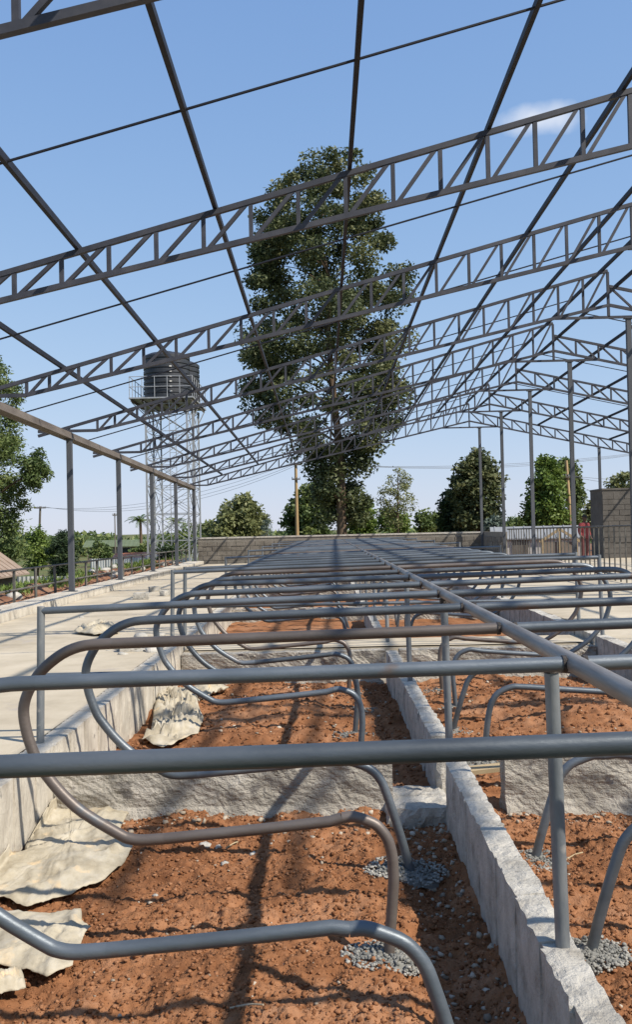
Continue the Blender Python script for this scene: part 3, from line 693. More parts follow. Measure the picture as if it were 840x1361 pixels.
# ------------------------------------------------------------------ left edge: kerb, fence, bank
kb = block_run('kerb', -5.92, -5.27, 3.0, 41.2, 0.0, 0.62, 1.15, MAT['face'], 'pale concrete kerb of cast lengths along the left columns', 'kerb', True, 0.0035, mort=True)
XFN = -6.08
fr = empty('pipe_fence', (XFN, 27, 0.5)); tag(fr, 'low two-rail steel pipe fence outside the left columns', 'fence')
for h_ in (1.24, 0.85):
    MB().tube([(0, -16, h_ - 0.5), (0, 14.5, h_ - 0.5 - 0.12)], 0.022, 8).build('rail', MAT['fence'], fr)
y = -15.8; q = 0
while y < 14.5:
    MB().bar((random.uniform(-.02,.02), y, -0.25), (random.uniform(-.02,.02), y + random.uniform(-.02,.02), 0.74 - 0.12*(y+16)/30), 0.045, 0.045).build('fence_post', MAT['fence'], fr)
    y += random.uniform(1.15, 1.75)
X, Y, f = grid(-9.6, -5.9, 8, 41.5, 70, 400)
Zb = 0.52 + 0.20 * np.exp(-((X + 6.75)/0.42)**2) * (0.6 + 0.9*vnoise(X*0.3, Y*0.45, 8)) - 1.75 * smoothstep(-7.1, -9.4, X) + 0.12 * fbm(X*3, Y*3, 71, 4) - 0.02
bank = tag(obj('soil_bank', mesh(np.stack([X, Y, Zb], -1).reshape(-1, 3), f, True), MAT['bank']), kind='structure')
gr_ = np.random.default_rng(88); ng = 9000
gx = -6.35 - 1.1 * gr_.uniform(0, 1, ng); gy = gr_.uniform(12, 41, ng); keep = vnoise(gx*1.1, gy*0.7, 21) > 0.50; gx, gy = gx[keep], gy[keep]
BANK_GRASS = (gx, gy)
def bank_z(x, y):
    x = np.array([float(x)]); y = np.array([float(y)])
    return float((0.52 + 0.20 * np.exp(-((x + 6.75)/0.42)**2) * (0.6 + 0.9*vnoise(x*0.3, y*0.45, 8)) - 1.75 * smoothstep(-7.1, -9.4, x) + 0.12 * fbm(x*3, y*3, 71, 4) - 0.02)[0])

# ------------------------------------------------------------------ rubble, stones, blocks, sacks
ROCKS = []
for k in range(6):
    vv, ff, tt = scatter(np.zeros((1, 3)), np.ones(1), 700 + k, 0.75, 0.25); me = mesh(vv, ff, False); me.materials.append(MAT['rock']); ROCKS.append(me)
def rock(x, y, z, s, label, group=None, k=None, sy=1, sz=1, rz=None):
    o = obj('stone', ROCKS[k if k is not None else random.randrange(6)], None); o.location = (x, y, z + 0.35 * s * sz); o.scale = (s, s*sy, s*sz); o.rotation_euler = (random.uniform(-.3,.3), random.uniform(-.3,.3), rz if rz is not None else random.uniform(0, 6.28))
    return tag(o, label, 'stone', group)
for (px, py, s, lab) in [(246,1073,0.040,'crumbly grey mortar lump against the first cross wall'), (268,1076,0.036,'pale mortar lump beside the crumbly one at the first cross wall'), (272,1126,0.035,'dark angular stone just below the brownish lower rail'),
                    (290,1126,0.030,'grey angular stone beside the dark one below the brownish lower rail'), (298,1140,0.026,'small grey stone in front of the two angular stones'), (336,1128,0.026,'whitish flat stone below the brownish lower rail'),
                    (206,1180,0.024,'rounded beige stone left of the rail shadow'), (400,1335,0.035,'big red clod near the bottom edge of the picture'), (216,1200,0.016,'small pale pebble below the rounded beige stone')]:
    p = atz(px, py, 0.02); z = soil_at(p.x, p.y)
    o = rock(p.x, p.y, z - 0.01, s, lab, sy=0.8, sz=0.75)
    if 'red clod' in lab: o.material_slots[0].link = 'OBJECT'; o.material_slots[0].material = MAT['clod']
# rubble on the left floor
def rubble(cx, cy_, n, sx, sy, smin, smax, where, seed):
    r_ = random.Random(seed)
    for q in range(n):
        x = cx + r_.gauss(0, sx); y = cy_ + r_.gauss(0, sy); s = smin + (smax - smin) * r_.random()**2
        rock(x, y, ZF - 0.02, s, 'broken grey concrete lump in the rubble %s' % where, 'rubble %s' % where, sz=0.6)
p = atz(170, 862, ZF); rubble(p.x, p.y, 34, 0.24, 0.6, 0.03, 0.15, 'heap beside the left beds', 5)
p = atz(130, 838, ZF); rubble(p.x, p.y, 9, 0.3, 0.25, 0.03, 0.08, 'behind the white cloth on the floor', 6)
p = atz(35, 845, ZF); rubble(p.x, p.y, 14, 0.25, 2.0, 0.02, 0.06, 'strewn along the left kerb', 7)
bm_ = rough_block(0.40, 0.19, 0.19, 6, 3, 3, 0.006, 91); bm_.materials.append(MAT['rock'])
for (px, py, rz, lab, sc_) in [(172, 866, 0.3, 'loose concrete block lying in the rubble heap', 0.62), (187, 797, 0.1, 'loose concrete block on the left floor behind the fifth divider', 0.85), (219, 792, 1.2, 'dark loose block beside the straight divider posts', 0.7), (205, 786, 0.5, 'low loose block farther off on the left floor', 0.7)]:
    p = atz(px, py, ZF); o = obj('loose_block', bm_, None); o.location = (p.x, p.y, ZF - 0.012); o.rotation_euler = (0.04, 0, rz); o.scale = (sc_,)*3; tag(o, lab, 'block', 'loose blocks on the left floor')
for q in range(46):
    y = random.uniform(13, 40); x = -6.3 - random.random() * 0.75; s = random.uniform(0.06, 0.2)
    rock(x, y, bank_z(x, y) - 0.05, s, 'pale building stone dumped on the red bank outside the fence', 'stones dumped on the bank')

def cloth(name, outline_px, zbase, label, seed, amp=0.05, n=46, wall=None, lift=0.01, stiff=5.0):
    """crumpled sheet inside an outline on the ground"""
    pts = [atz(a, b_, zbase) for a, b_ in outline_px]
    C_ = sum(pts, Vector()) / len(pts)
    # dense closed outline
    m_ = len(pts); per = []
    for q in range(m_):
        a, b_ = pts[q], pts[(q + 1) % m_]
        for t in range(8): per.append(a.lerp(b_, t / 8))
    na = len(per); rr = 22
    V = []; Fc = []
    for k in range(rr + 1):
        t = k / rr
        for q in range(na):
            p_ = C_.lerp(per[q], t); V.append((p_.x, p_.y))
    V = np.array(V); x, y = V[:, 0], V[:, 1]
    ang = 0.7 + seed; u = x*math.cos(ang) + y*math.sin(ang); v_ = -x*math.sin(ang) + y*math.cos(ang)
    wx = u + 0.35 * fbm(u*2, v_*2, seed+1); wy = v_ + 0.35 * fbm(u*2, v_*2, seed+2)
    rid = 1 - np.abs(2 * fbm(wx * stiff*0.55, wy * stiff, seed, 3, 0.45)) * 2.0
    rid2 = 1 - np.abs(2 * fbm(wx * stiff * 2.2, wy * stiff*1.1, seed+8, 2)) * 2.0
    t = np.repeat(np.arange(rr + 1) / rr, na)
    h = amp * np.clip(rid, 0, 1)**2.0 + amp * 0.38 * np.clip(rid2, 0, 1)**2 + amp * 0.16 * (1 - np.abs(2 * fbm(wx*stiff*5, wy*stiff*3.5, seed+12, 2)) * 2)
    gz = np.array([max(soil_h(np.array([a]), np.array([b_]), 0 if b_ < 6.2 else 1)[0], -0.05) for a, b_ in zip(x, y)]) * 0.5 + 0.03 if zbase < 0.3 else np.full(len(x), ZF + 0.004)
    z = gz + lift + h * (1 - 0.75 * t**6)
    if wall is not None:  # sheet climbs the retaining wall face
        over = np.clip(wall - x, 0, None); x = np.maximum(x, wall + 0.012 * np.clip(rid, 0, 1)); z = z + over * 0.95
    for k in range(rr):
        for q in range(na):
            q2 = (q + 1) % na
            Fc.append((k*na + q, (k+1)*na + q, (k+1)*na + q2, k*na + q2))
    me = mesh(np.stack([x, y, z], -1), Fc, True)
    o = obj(name, me, MAT['sack']); sm = o.modifiers.new('thick', 'SOLIDIFY'); sm.thickness = 0.004
    return tag(o, label, 'sack')
cloth('sack', [(-30,1180),(-10,1150),(32,1140),(40,1090),(56,1078),(90,1062),(100,1048),(165,1046),(176,1060),(170,1085),(160,1105),(158,1122),(176,1132),(165,1150),(130,1178),(98,1190),(60,1200),(35,1205),(0,1198),(-30,1205)], 0.03,
      'large creased white sack spread over the soil against the left wall', 3, 0.04, wall=-1.81, stiff=3.2)
cloth('sack', [(-40,1225),(0,1215),(60,1216),(107,1211),(108,1230),(120,1236),(112,1245),(104,1262),(96,1284),(62,1298),(40,1290),(0,1284),(-40,1290)], 0.03, 'smaller white sack in the lower left corner, behind the lower rail', 4, 0.03, wall=-1.81, stiff=3.0)
cloth('plastic_scrap', [(-20,1296),(0,1290),(28,1292),(33,1312),(8,1320),(-20,1330)], 0.03, 'torn greyish plastic scrap at the bottom left edge', 9, 0.05, stiff=9)
cloth('sack', [(186,982),(200,970),(204,945),(208,925),(222,916),(262,914),(300,912),(304,917),(270,928),(262,938),(270,955),(262,975),(240,982),(215,990)], 0.06, 'crumpled heap of white sacking beside the left wall in the second bed', 6, 0.10, wall=-1.83, stiff=5.0)
cloth('sack', [(98,843),(112,836),(125,830),(145,830),(158,842),(150,845),(125,846)], ZF, 'small crumpled white cloth lying on the left concrete floor', 7, 0.10, stiff=4)
# straw / string bits
for q, (a, b_, c, d, lab) in enumerate([(305,1331,350,1338,'short white plastic strip on the soil near the bottom'), (300,1124,316,1118,'pale twig lying by the dark angular stone'), (750,1145,775,1128,'thin dry twig lying in the right bed')]):
    P = atz(a, b_, 0.04); Q = atz(c, d, 0.04); Mid = (P + Q)/2 + Vector((0.01, 0.02, 0.015))
    for v_ in (P, Q, Mid): v_.z = soil_at(v_.x, v_.y) + 0.016
    o = MB().tube(catmull([P, Mid, Q], 4), 0.004, 5).build('twig' if 'twig' in lab else 'plastic_strip', MAT['sack'] if q == 0 else MAT['plank']); tag(o, lab, 'twig' if 'twig' in lab else 'strip')

# ------------------------------------------------------------------ back wall, return wall, feed railing, block store
def course_wall(name, x0, x1, y0, y1, z0, z1, label, cat, m, bl=0.42, bh=0.205, face='y', parent=None):
    """coursed block wall: core plus proud blocks on the visible face, joined (too small to pick apart)"""
    root = empty(name, ((x0+x1)/2, (y0+y1)/2, z0)); tag(root, label, cat)
    ox, oy = (x0+x1)/2, (y0+y1)/2
    MB().box(x0-ox, x1-ox, y0-oy, y1-oy, 0, z1-z0).build('core', MAT['mortar'] if name != 'block_store' else m, root)
    V = []; Fc = []; mb = MB()
    nzr = int((z1 - z0) / bh)
    for r_ in range(nzr):
        za = r_ * bh + 0.012; zb_ = (r_ + 1) * bh - 0.004
        a0, a1 = (x0, x1) if face == 'y' else (y0, y1)
        a = a0 - (bl/2 if r_ % 2 else 0)
        while a < a1:
            c0 = max(a + 0.008, a0 + 0.004); c1 = min(a + bl - 0.008, a1 - 0.004)
            pr = 0.008 + random.random() * 0.03
            if c1 - c0 > 0.05:
                if face == 'y': mb.box(c0-ox, c1-ox, y0-oy-pr, y0-oy+0.02, za, zb_)
                else: mb.box(x0-ox-pr, x0-ox+0.02, c0-oy, c1-oy, za, zb_)
            a += bl
    o = mb.build('blocks', m, root); o['kind'] = 'stuff'
    if face == 'y':
        MB().box(x0-ox-0.02, x1-ox+0.02, y0-oy-0.03, y1-oy+0.02, z1-z0+0.001, z1-z0+0.07).build('coping', MAT['conc'] if name != 'block_store' else m, root)
    return root
course_wall('back_wall', -5.55, 6.95, 41.45, 41.65, 0.0, 1.57, 'long low block wall closing the barn at the far end', 'wall', MAT['wall'])
course_wall('return_wall', 6.97, 7.15, 36.6, 41.6, 0.2, 1.63, 'short block return wall at the right end of the far wall', 'wall', MAT['wall'], face='x')
course_wall('block_store', 11.35, 17.5, 38.2, 39.9, 0.2, 3.22, 'dark block store building at the right edge', 'building', MAT['store'], bl=0.45, bh=0.22)
fr = empty('feed_railing', (7.1, 28, ZF)); tag(fr, 'long steel feed railing of upright bars on the right', 'railing')
ztop = lambda y: 1.80 - 0.004 * (y + 8)
MB().tube([(0, -9.5, 1.80 - ZF + 0.02), (0, 8.3, 1.73 - ZF)], 0.024, 8).build('top_rail', MAT['fence'], fr)
MB().tube([(0, -9.5, 0.16), (0, 8.3, 0.16)], 0.020, 8).build('bottom_rail', MAT['fence'], fr)
bme = MB().bar((0, 0, 0.0), (0, 0, 1.30), 0.03, 0.03).mesh(); bme.materials.append(MAT['fence'])
y = -9.3
while y < 8.3:
    o = obj('bar', bme, None, fr); o.location = (0, y, -0.004 + 0.0); o.scale.z = (1.805 - 0.004*(y+9.5) - ZF) / 1.30; y += 0.43

# ------------------------------------------------------------------ water tower
tw = empty('tank_tower', (-7.4, 46.4, -1.3)); tag(tw, 'tall galvanised lattice tower carrying a platform behind the left columns', 'tower')
ZB, ZP = -1.3, 8.2
LX = (-8.3, -6.35); LY = (44.3, 46.3, 48.5)
def loc(x, y, z): return Vector((x + 7.4, y - 46.4, z + 1.3))
legs = [(x, y) for x in LX for y in LY]
for (x, y) in legs:
    MB().bar(loc(x, y, ZB - 0.1), loc(x, y, ZP - 0.12), 0.075, 0.075).build('leg', MAT['galv'], tw)
lev = [ZB + 0.2 + (ZP - ZB - 0.4) / 7 * k for k in range(8)]
def face_brace(a, b_):
    for k in range(7):
        MB().bar(loc(*a, lev[k]), loc(*b_, lev[k+1]), 0.028, 0.028).build('brace', MAT['galv'], tw)
        MB().bar(loc(*b_, lev[k]), loc(*a, lev[k+1]), 0.028, 0.028).build('brace', MAT['galv'], tw)
        MB().bar(loc(*a, lev[k+1]), loc(*b_, lev[k+1]), 0.028, 0.028).build('girt', MAT['galv'], tw)
for y in LY: face_brace((LX[0], y), (LX[1], y))
for x in LX:
    for q in range(2): face_brace((x, LY[q]), (x, LY[q+1]))
PXa, PXb, PYa, PYb = -9.0, -5.98, 43.9, 48.9
pl = MB()
pl.box(PXa+7.4, PXb+7.4, PYa-46.4, PYb-46.4, ZP+1.3, ZP+1.36)
plo = pl.build('platform', MAT['galv'], tw)
for q in range(7):
    x = PXa + 0.1 + (PXb - PXa - 0.2) / 6 * q
    MB().bar(loc(x, PYa + .05, ZP - 0.062), loc(x, PYb - .05, ZP - 0.062), 0.06, 0.12).build('joist', MAT['pole_dark'], plo)
for (x, y) in legs:
    for (ex, ey) in (((PXa if x < -7.4 else PXb), y), (x, (PYa if y < 45 else PYb))):
        if ey == y or y != LY[1]: MB().bar(loc(x, y, ZP - 0.75), loc(ex + 0.06 * (1 if ex < x else -1) * (ex != x), ey + 0.06 * (1 if ey < y else -1) * (ey != y), ZP - 0.125), 0.045, 0.045).build('knee_brace', MAT['galv'], tw)
cn = [(PXa+.03, PYa+.03), (PXb-.03, PYa+.03), (PXb-.03, PYb-.03), (PXa+.03, PYb-.03)]
for q in range(4):
    a, c = cn[q], cn[(q+1) % 4]
    for hh in (0.5, 0.98): MB().tube([loc(*a, ZP + .06 + hh), loc(*c, ZP + .06 + hh)], 0.017, 6).build('guard_rail', MAT['galv'], plo)
    m_ = 5 if q % 2 == 0 else 7
    for k in range(m_):
        x = a[0] + (c[0]-a[0])*k/m_; y = a[1] + (c[1]-a[1])*k/m_
        MB().tube([loc(x, y, ZP + .058), loc(x, y, ZP + 1.04)], 0.017, 6).build('guard_post', MAT['galv'], plo)
MB().bar(loc(-6.0, 44.2, 0.5), loc(-6.0, 44.2, 8.0), 0.05, 0.05).build('riser_pipe', MAT['galv'], tw)
# ladder on the near face
for x in (-7.15, -6.85): MB().bar(loc(x, 44.15, ZB), loc(x, 44.15, ZP), 0.03, 0.03).build('ladder_rail', MAT['galv'], tw)
for k in range(26): MB().bar(loc(-7.15, 44.15, ZB + .3 + k*.35), loc(-6.85, 44.15, ZB + .3 + k*.35), 0.022, 0.022).build('rung', MAT['galv'], tw)
def tank(x, y, R_, H, label):
    r = empty('water_tank', (x, y, ZP + 0.062)); tag(r, label, 'tank', 'water tanks on the tower')
    prof = [(0.0, 0.0), (R_*0.98, 0.0)]
    nr = 9; hb = H * 0.90
    for k in range(nr):
        za = hb * k / nr; zb_ = hb * (k+1) / nr; d = zb_ - za
        prof += [(R_*0.965, za + d*0.06), (R_, za + d*0.22), (R_, za + d*0.78), (R_*0.965, za + d*0.94)]
    prof += [(R_*0.93, hb + 0.02), (R_*0.75, H*0.945), (R_*0.34, H*0.965), (R_*0.30, H*0.97)]
    n = 48; V = []; Fc = []
    for (rr, zz) in prof:
        for k in range(n):
            a = 2*math.pi*k/n; V.append((rr*math.cos(a), rr*math.sin(a), zz))
    for i_ in range(len(prof)-1):
        for k in range(n): Fc.append((i_*n+k, i_*n+(k+1) % n, (i_+1)*n+(k+1) % n, (i_+1)*n+k))
    obj('shell', smooth_tube(mesh(V, Fc), 0.6), MAT['tank'], r)
    lid = obj('lid', smooth_tube(MB().tube([(0,0,H*0.955), (0,0,H*0.985), (0,0,H*1.0)], [R_*0.30, R_*0.31, R_*0.26], 28).mesh()), MAT['tank'], r)
    MB().tube([(0.0,0,H*0.995),(0.0,0,H*1.02)], R_*0.08, 12).build('knob', MAT['tank'], lid)
    for k in range(6):   # white level marks moulded on the shell, facing the barn
        a = math.radians(-72); zz = hb * (k + 0.98) / nr
        MB().box(R_-0.01, R_+0.012, -0.055, 0.055, zz + 0.05, zz + 0.11).build('level_mark', MAT['white'], r).rotation_euler.z = a
tank(-7.42, 45.35, 1.12, 2.38, 'nearer black ribbed water tank on the lattice tower platform')
tank(-7.26, 47.65, 1.12, 2.38, 'farther black ribbed water tank, half hidden on the tower platform')

# ------------------------------------------------------------------ trees
def leaves(P, size, seed, tint, droop=0.0, aspect=0.55):
    """one folded leaf (two quads sharing a midrib) per point"""
    r = np.random.default_rng(seed); n = len(P)
    d = r.normal(0, 1, (n, 3)); d[:, 2] = d[:, 2] * 0.6 - droop; d /= np.linalg.norm(d, axis=1)[:, None]
    u = r.normal(0, 1, (n, 3)); u = np.cross(d, u); u /= np.linalg.norm(u, axis=1)[:, None] + 1e-9
    w_ = np.cross(d, u)
    L = size * r.uniform(0.65, 1.35, n); a = P; bse = L[:, None] * d
    sd = (L * aspect * 0.5)[:, None] * u; up_ = (L * 0.12)[:, None] * w_
    v = np.stack([a, a + bse*0.45 + sd + up_, a + bse, a + bse*0.45 - sd + up_], 1)
    return v.reshape(-1, 3), np.arange(n*4).reshape(-1, 4), np.repeat(tint, 4)
def tree(name, base, prof, nclump, nleaf, lsize, leaf, label, trunk_r, group=None, seed=1, clump_r=0.9, trunk_top=0.8, depth=1.0, hollow=0.35, droop=0.15, bark='bark', aspect=0.55, cat='tree', lean=0.0, limbs=True, gap=0.0, zs=0.75, edge=0.55):
    """base: (x,y,z) of the trunk foot; prof: [(z, xcentre, halfwidth)] heights above the foot, metres"""
    r = np.random.default_rng(seed)
    root = empty(name, base); tag(root, label, cat, group)
    pz = np.array([p_[0] for p_ in prof]); pc = np.array([p_[1] for p_ in prof]); pw = np.array([p_[2] for p_ in prof])
    area = np.cumsum(np.interp(np.linspace(pz[0], pz[-1], 200), pz, pw)**1.5); area /= area[-1]
    C_ = []
    while len(C_) < nclump:
        z = pz[0] + (pz[-1] - pz[0]) * np.interp(r.uniform(), area, np.linspace(0, 1, 200))
        wd = np.interp(z, pz, pw); a = r.uniform(0, 2*np.pi); rr = (hollow + (1 - hollow) * r.uniform() ** 0.6)
        rad = max(0.0, wd - clump_r * edge)
        C_.append((np.interp(z, pz, pc) + math.cos(a) * rad * rr, math.sin(a) * rad * rr * depth, z, r.uniform(0.6, 1.25)))
    C_ = np.array(C_)
    k = r.integers(0, nclump, nleaf)
    off = r.normal(0, 1, (nleaf, 3)); off /= np.linalg.norm(off, axis=1)[:, None]; off *= (r.uniform(0, 1, nleaf) ** 0.45)[:, None]
    off[:, 2] *= zs
    P = C_[k, :3] + off * (clump_r * C_[k, 3])[:, None]
    ct = r.uniform(0, 1, nclump); tint = np.clip(0.55 * ct[k] + 0.45 * r.uniform(0, 1, nleaf), 0, 1)
    v, f, t_ = leaves(P, lsize, seed + 1, tint, droop, aspect)
    obj('crown', mesh(v, f, False, t_), MAT[leaf], root)
    H = pz[-1]; mb = MB(); th = H * trunk_top
    tp = []
    for i_ in range(9):
        t = i_ / 8; z = th * t
        tp.append((np.interp(z, pz, pc) * min(1, t*1.6) * 0.8 + 0.06*trunk_r*math.sin(5*t+seed), 0.05*trunk_r*math.cos(4*t), z - (0.25 if i_ == 0 else 0)))
    rad = [trunk_r * (1.25 if i_ == 0 else 1.0) * (1 - 0.88 * i_ / 8) + 0.01 for i_ in range(9)]
    mb.tube(tp, rad, 10)
    if limbs:
        for c in C_[:min(nclump, 70)]:
            zt = max(min(c[2] - 0.25 * math.hypot(c[0], c[1]) - 0.2, th * 0.98), pz[0] * 0.55)
            t = zt / th; q = min(7.999, max(0, t * 8)); a = Vector(tp[int(q)]).lerp(Vector(tp[int(q)+1]), q - int(q))
            e = Vector(c[:3]); m_ = a.lerp(e, 0.5) + Vector((0, 0, 0.12 * (e - a).length * (1 if droop < 0.4 else -1)))
            rb = max(0.012, trunk_r * (1 - 0.85*t) * 0.36)
            mb.tube(catmull([a, m_, e], 3), [rb * (1 - 0.8*i_/6) for i_ in range(7)], 5, False)
    obj('trunk', smooth_tube(mb.mesh()), MAT[bark], root)
    return root
def px_tree(name, px_prof, Y, zfoot, footpx, **kw):
    """silhouette rows (py, xleft, xright) in the photograph, at distance Y"""
    fx = at(footpx, 700, Y).x
    prof = []
    for (py, xl, xr) in sorted(px_prof, key=lambda a: -a[0]):
        a = at(xl, py, Y); b_ = at(xr, py, Y); prof.append((a.z - zfoot, (a.x + b_.x)/2 - fx, (b_.x - a.x)/2))
    return tree(name, (fx, Y, zfoot), prof, **kw)
tz = lambda x, y: float(terrain_z(np.array([x]), np.array([y]))[0])
BT = [(206,428,470),(222,395,498),(240,365,503),(270,345,512),(300,338,515),(320,322,512),(345,326,528),(372,328,547),(400,325,550),(430,326,546),(470,311,547),(500,320,550),(540,325,548),(562,345,542),(585,380,515),(605,395,490),(630,413,495),(660,413,496),(688,424,490)]
px_tree('tall_tree', BT, 60, -1.1, 454, nclump=320, nleaf=84000, lsize=0.245, leaf='leaf_big', label='very tall dense broadleaf tree rising behind the far wall', trunk_r=0.36, seed=5, clump_r=0.98, trunk_top=0.92, depth=0.9, hollow=0.42, bark='bark', edge=0.25)
big = px_tree('large_tree', [(400,-110,-20),(430,-140,2),(455,-150,16),(500,-150,28),(560,-155,34),(620,-155,34),(670,-150,38),(715,-140,42),(745,-120,40)], 36, -1.35, -60, nclump=300, nleaf=60000, lsize=0.15, leaf='leaf_mid', label='large leafy tree cut by the left edge of the picture', trunk_r=0.3, seed=8, clump_r=0.55, hollow=0.45, droop=0.5, aspect=0.4)
br_ = np.random.default_rng(91); bc_ = at(41, 627, 35.4) - big.location; nb = 3400
kc = np.array([bc_[:]]) + br_.normal(0, 1, (16, 3)) * [0.30, 0.30, 0.36]; kk = br_.integers(0, 16, nb)
po = br_.normal(0, 1, (nb, 3)); po /= np.linalg.norm(po, axis=1)[:, None]; po *= (br_.uniform(0, 1, nb)**0.4)[:, None] * 0.30
v, f, t_ = leaves(kc[kk] + po, 0.15, 92, np.clip(0.5*br_.uniform(0, 1, 16)[kk] + 0.5*br_.uniform(0, 1, nb), 0, 1), 0.4, 0.4)
obj('bough', mesh(v, f, False, t_), MAT['leaf_mid'], big)
b0 = at(-10, 668, 36) - big.location
MB().tube(catmull([Vector((0, 0, 1.6)), b0, bc_], 5), 0.035, 6).build('branch', MAT['bark'], big)
px_tree('shrub', [(705,35,58),(725,28,72),(745,30,72),(755,30,70)], 46, -1.4, 48, nclump=40, nleaf=5000, lsize=0.15, leaf='leaf_bright', label='light green shrub between the edge tree and the dark spiky tree', trunk_r=0.07, seed=10, clump_r=0.4, cat='shrub')
px_tree('spiky_tree', [(708,78,88),(720,66,98),(735,60,106),(750,64,102),(772,72,96)], 42, -1.4, 83, nclump=60, nleaf=7000, lsize=0.2, leaf='leaf_dark', label='dark spiky evergreen tree behind the nearest left column', trunk_r=0.1, seed=11, clump_r=0.36, aspect=0.2, cat='tree', zs=0.35)
px_tree('hedge_shrub', [(727,212,236),(740,208,240),(760,206,240)], 43.3, -1.3, 222, nclump=20, nleaf=2600, lsize=0.13, leaf='leaf_dark', label='dark bushy shrub at the foot of the water tower', trunk_r=0.05, seed=12, clump_r=0.3, cat='shrub')
px_tree('roadside_shrub', [(752,172,196),(762,168,198),(770,168,196)], 36, -1.0, 183, nclump=16, nleaf=2200, lsize=0.12, leaf='leaf_bright', label='small bright green shrub outside the fence before the tower', trunk_r=0.04, seed=13, clump_r=0.25, cat='shrub')
px_tree('garden_shrub', [(722,122,140),(735,118,150),(746,118,152)], 95, -1.42, 135, nclump=20, nleaf=2400, lsize=0.3, leaf='leaf_mid', label='garden shrub in front of the green-roofed house, left end', trunk_r=0.08, seed=14, clump_r=0.6, cat='shrub')
px_tree('garden_shrub', [(722,178,202),(733,170,206),(746,170,206)], 92, -1.42, 188, nclump=22, nleaf=2600, lsize=0.3, leaf='leaf_mid', label='garden shrub in front of the green-roofed house, under the palm', trunk_r=0.08, seed=15, clump_r=0.6, cat='shrub')
px_tree('olive_tree', [(662,318,335),(672,300,345),(685,282,353),(700,268,358),(715,266,358)], 78, -1.2, 315, nclump=80, nleaf=11000, lsize=0.34, leaf='leaf_lite', label='wide olive-green tree behind the left end of the far wall', trunk_r=0.2, seed=16, clump_r=0.75, hollow=0.3)
px_tree('thin_tree', [(685,353,356),(695,348,360),(705,346,364),(714,346,364)], 70, -1.1, 355, nclump=16, nleaf=420, lsize=0.22, leaf='leaf_blue', label='thin see-through conifer behind the wall, left of the pole', trunk_r=0.05, seed=17, clump_r=0.3, aspect=0.25)
px_tree('leafy_tree', [(650,400,440),(665,380,446),(685,372,448),(712,372,448)], 72, -1.1, 410, nclump=60, nleaf=8000, lsize=0.32, leaf='leaf_mid', label='mid green tree behind the pale wooden pole', trunk_r=0.16, seed=18, clump_r=0.7)
px_tree('leafy_tree', [(668,472,494),(685,462,502),(712,462,502)], 74, -1.1, 484, nclump=36, nleaf=4800, lsize=0.3, leaf='leaf_bright', label='bright green tree right of the tall trunk', trunk_r=0.13, seed=19, clump_r=0.65)
px_tree('airy_tree', [(618,524,536),(635,508,548),(655,498,562),(675,496,560),(690,505,552),(704,510,545)], 62, -1.0, 531, nclump=80, nleaf=2900, lsize=0.15, leaf='leaf_lite', label='airy pale tree with see-through crown behind the far wall', trunk_r=0.09, seed=20, clump_r=0.42, hollow=0.15, trunk_top=0.95)
px_tree('leafy_bush', [(680,506,528),(690,502,545),(706,502,548)], 66, -1.0, 522, nclump=30, nleaf=3200, lsize=0.26, leaf='leaf_bright', label='bright yellow-green bush below the airy tree', trunk_r=0.08, seed=21, clump_r=0.5, cat='bush')
px_tree('leafy_bush', [(678,562,574),(688,552,592),(704,550,600)], 68, -1.0, 572, nclump=34, nleaf=3600, lsize=0.26, leaf='leaf_mid', label='mid green bush between the airy tree and the dense dark tree', trunk_r=0.08, seed=22, clump_r=0.5, cat='bush')
px_tree('leafy_bush', [(655,590,602),(670,584,612),(690,582,615),(704,582,615)], 60, -1.0, 598, nclump=40, nleaf=5000, lsize=0.24, leaf='leaf_dark', label='dark bush against the left side of the dense dark tree', trunk_r=0.08, seed=23, clump_r=0.5, cat='bush')
px_tree('dense_tree', [(594,620,634),(605,610,648),(622,602,662),(640,598,671),(660,598,672),(680,602,670),(702,606,664)], 58, -0.9, 636, nclump=110, nleaf=15000, lsize=0.26, leaf='leaf_big', label='dense rounded dark green tree behind the wall, right of centre', trunk_r=0.2, seed=24, clump_r=0.62, hollow=0.3)
px_tree('bluish_bush', [(680,646,662),(692,642,672),(704,642,672)], 55, -0.9, 656, nclump=16, nleaf=1600, lsize=0.2, leaf='leaf_blue', label='greyish-blue bush at the right foot of the dense dark tree', trunk_r=0.05, seed=25, clump_r=0.4, cat='bush')
px_tree('leafy_tree', [(612,716,736),(630,708,748),(655,700,752),(680,695,756),(704,698,756)], 56, -0.6, 726, nclump=90, nleaf=11000, lsize=0.25, leaf='leaf_bright', label='bright green tree beside the leaning pole on the right', trunk_r=0.16, seed=26, clump_r=0.58)
px_tree('leafy_tree', [(611,746,758),(625,740,770),(650,740,780),(670,742,778),(700,742,772)], 60, -0.6, 758, nclump=60, nleaf=6500, lsize=0.24, leaf='leaf_mid', label='browner tree just behind the leaning pole on the right', trunk_r=0.14, seed=27, clump_r=0.55)
px_tree('leafy_bush', [(668,785,797),(680,778,806),(704,776,806)], 52, -0.5, 790, nclump=26, nleaf=2600, lsize=0.22, leaf='leaf_lite', label='pale bush left of the dark block store', trunk_r=0.06, seed=28, clump_r=0.42, cat='bush')
px_tree('leafy_tree', [(632,815,838),(642,805,850),(660,802,860),(690,805,858)], 54, -0.5, 826, nclump=50, nleaf=3600, lsize=0.24, leaf='leaf_lite', label='pale tree peeping over the dark block store', trunk_r=0.1, seed=29, clump_r=0.5)
px_tree('leafy_bush', [(690,676,694),(697,672,700),(706,672,702)], 90, -1.3, 686, nclump=16, nleaf=1500, lsize=0.3, leaf='leaf_mid', label='small far bush just right of the tall ridge column', trunk_r=0.06, seed=30, clump_r=0.6, cat='bush')
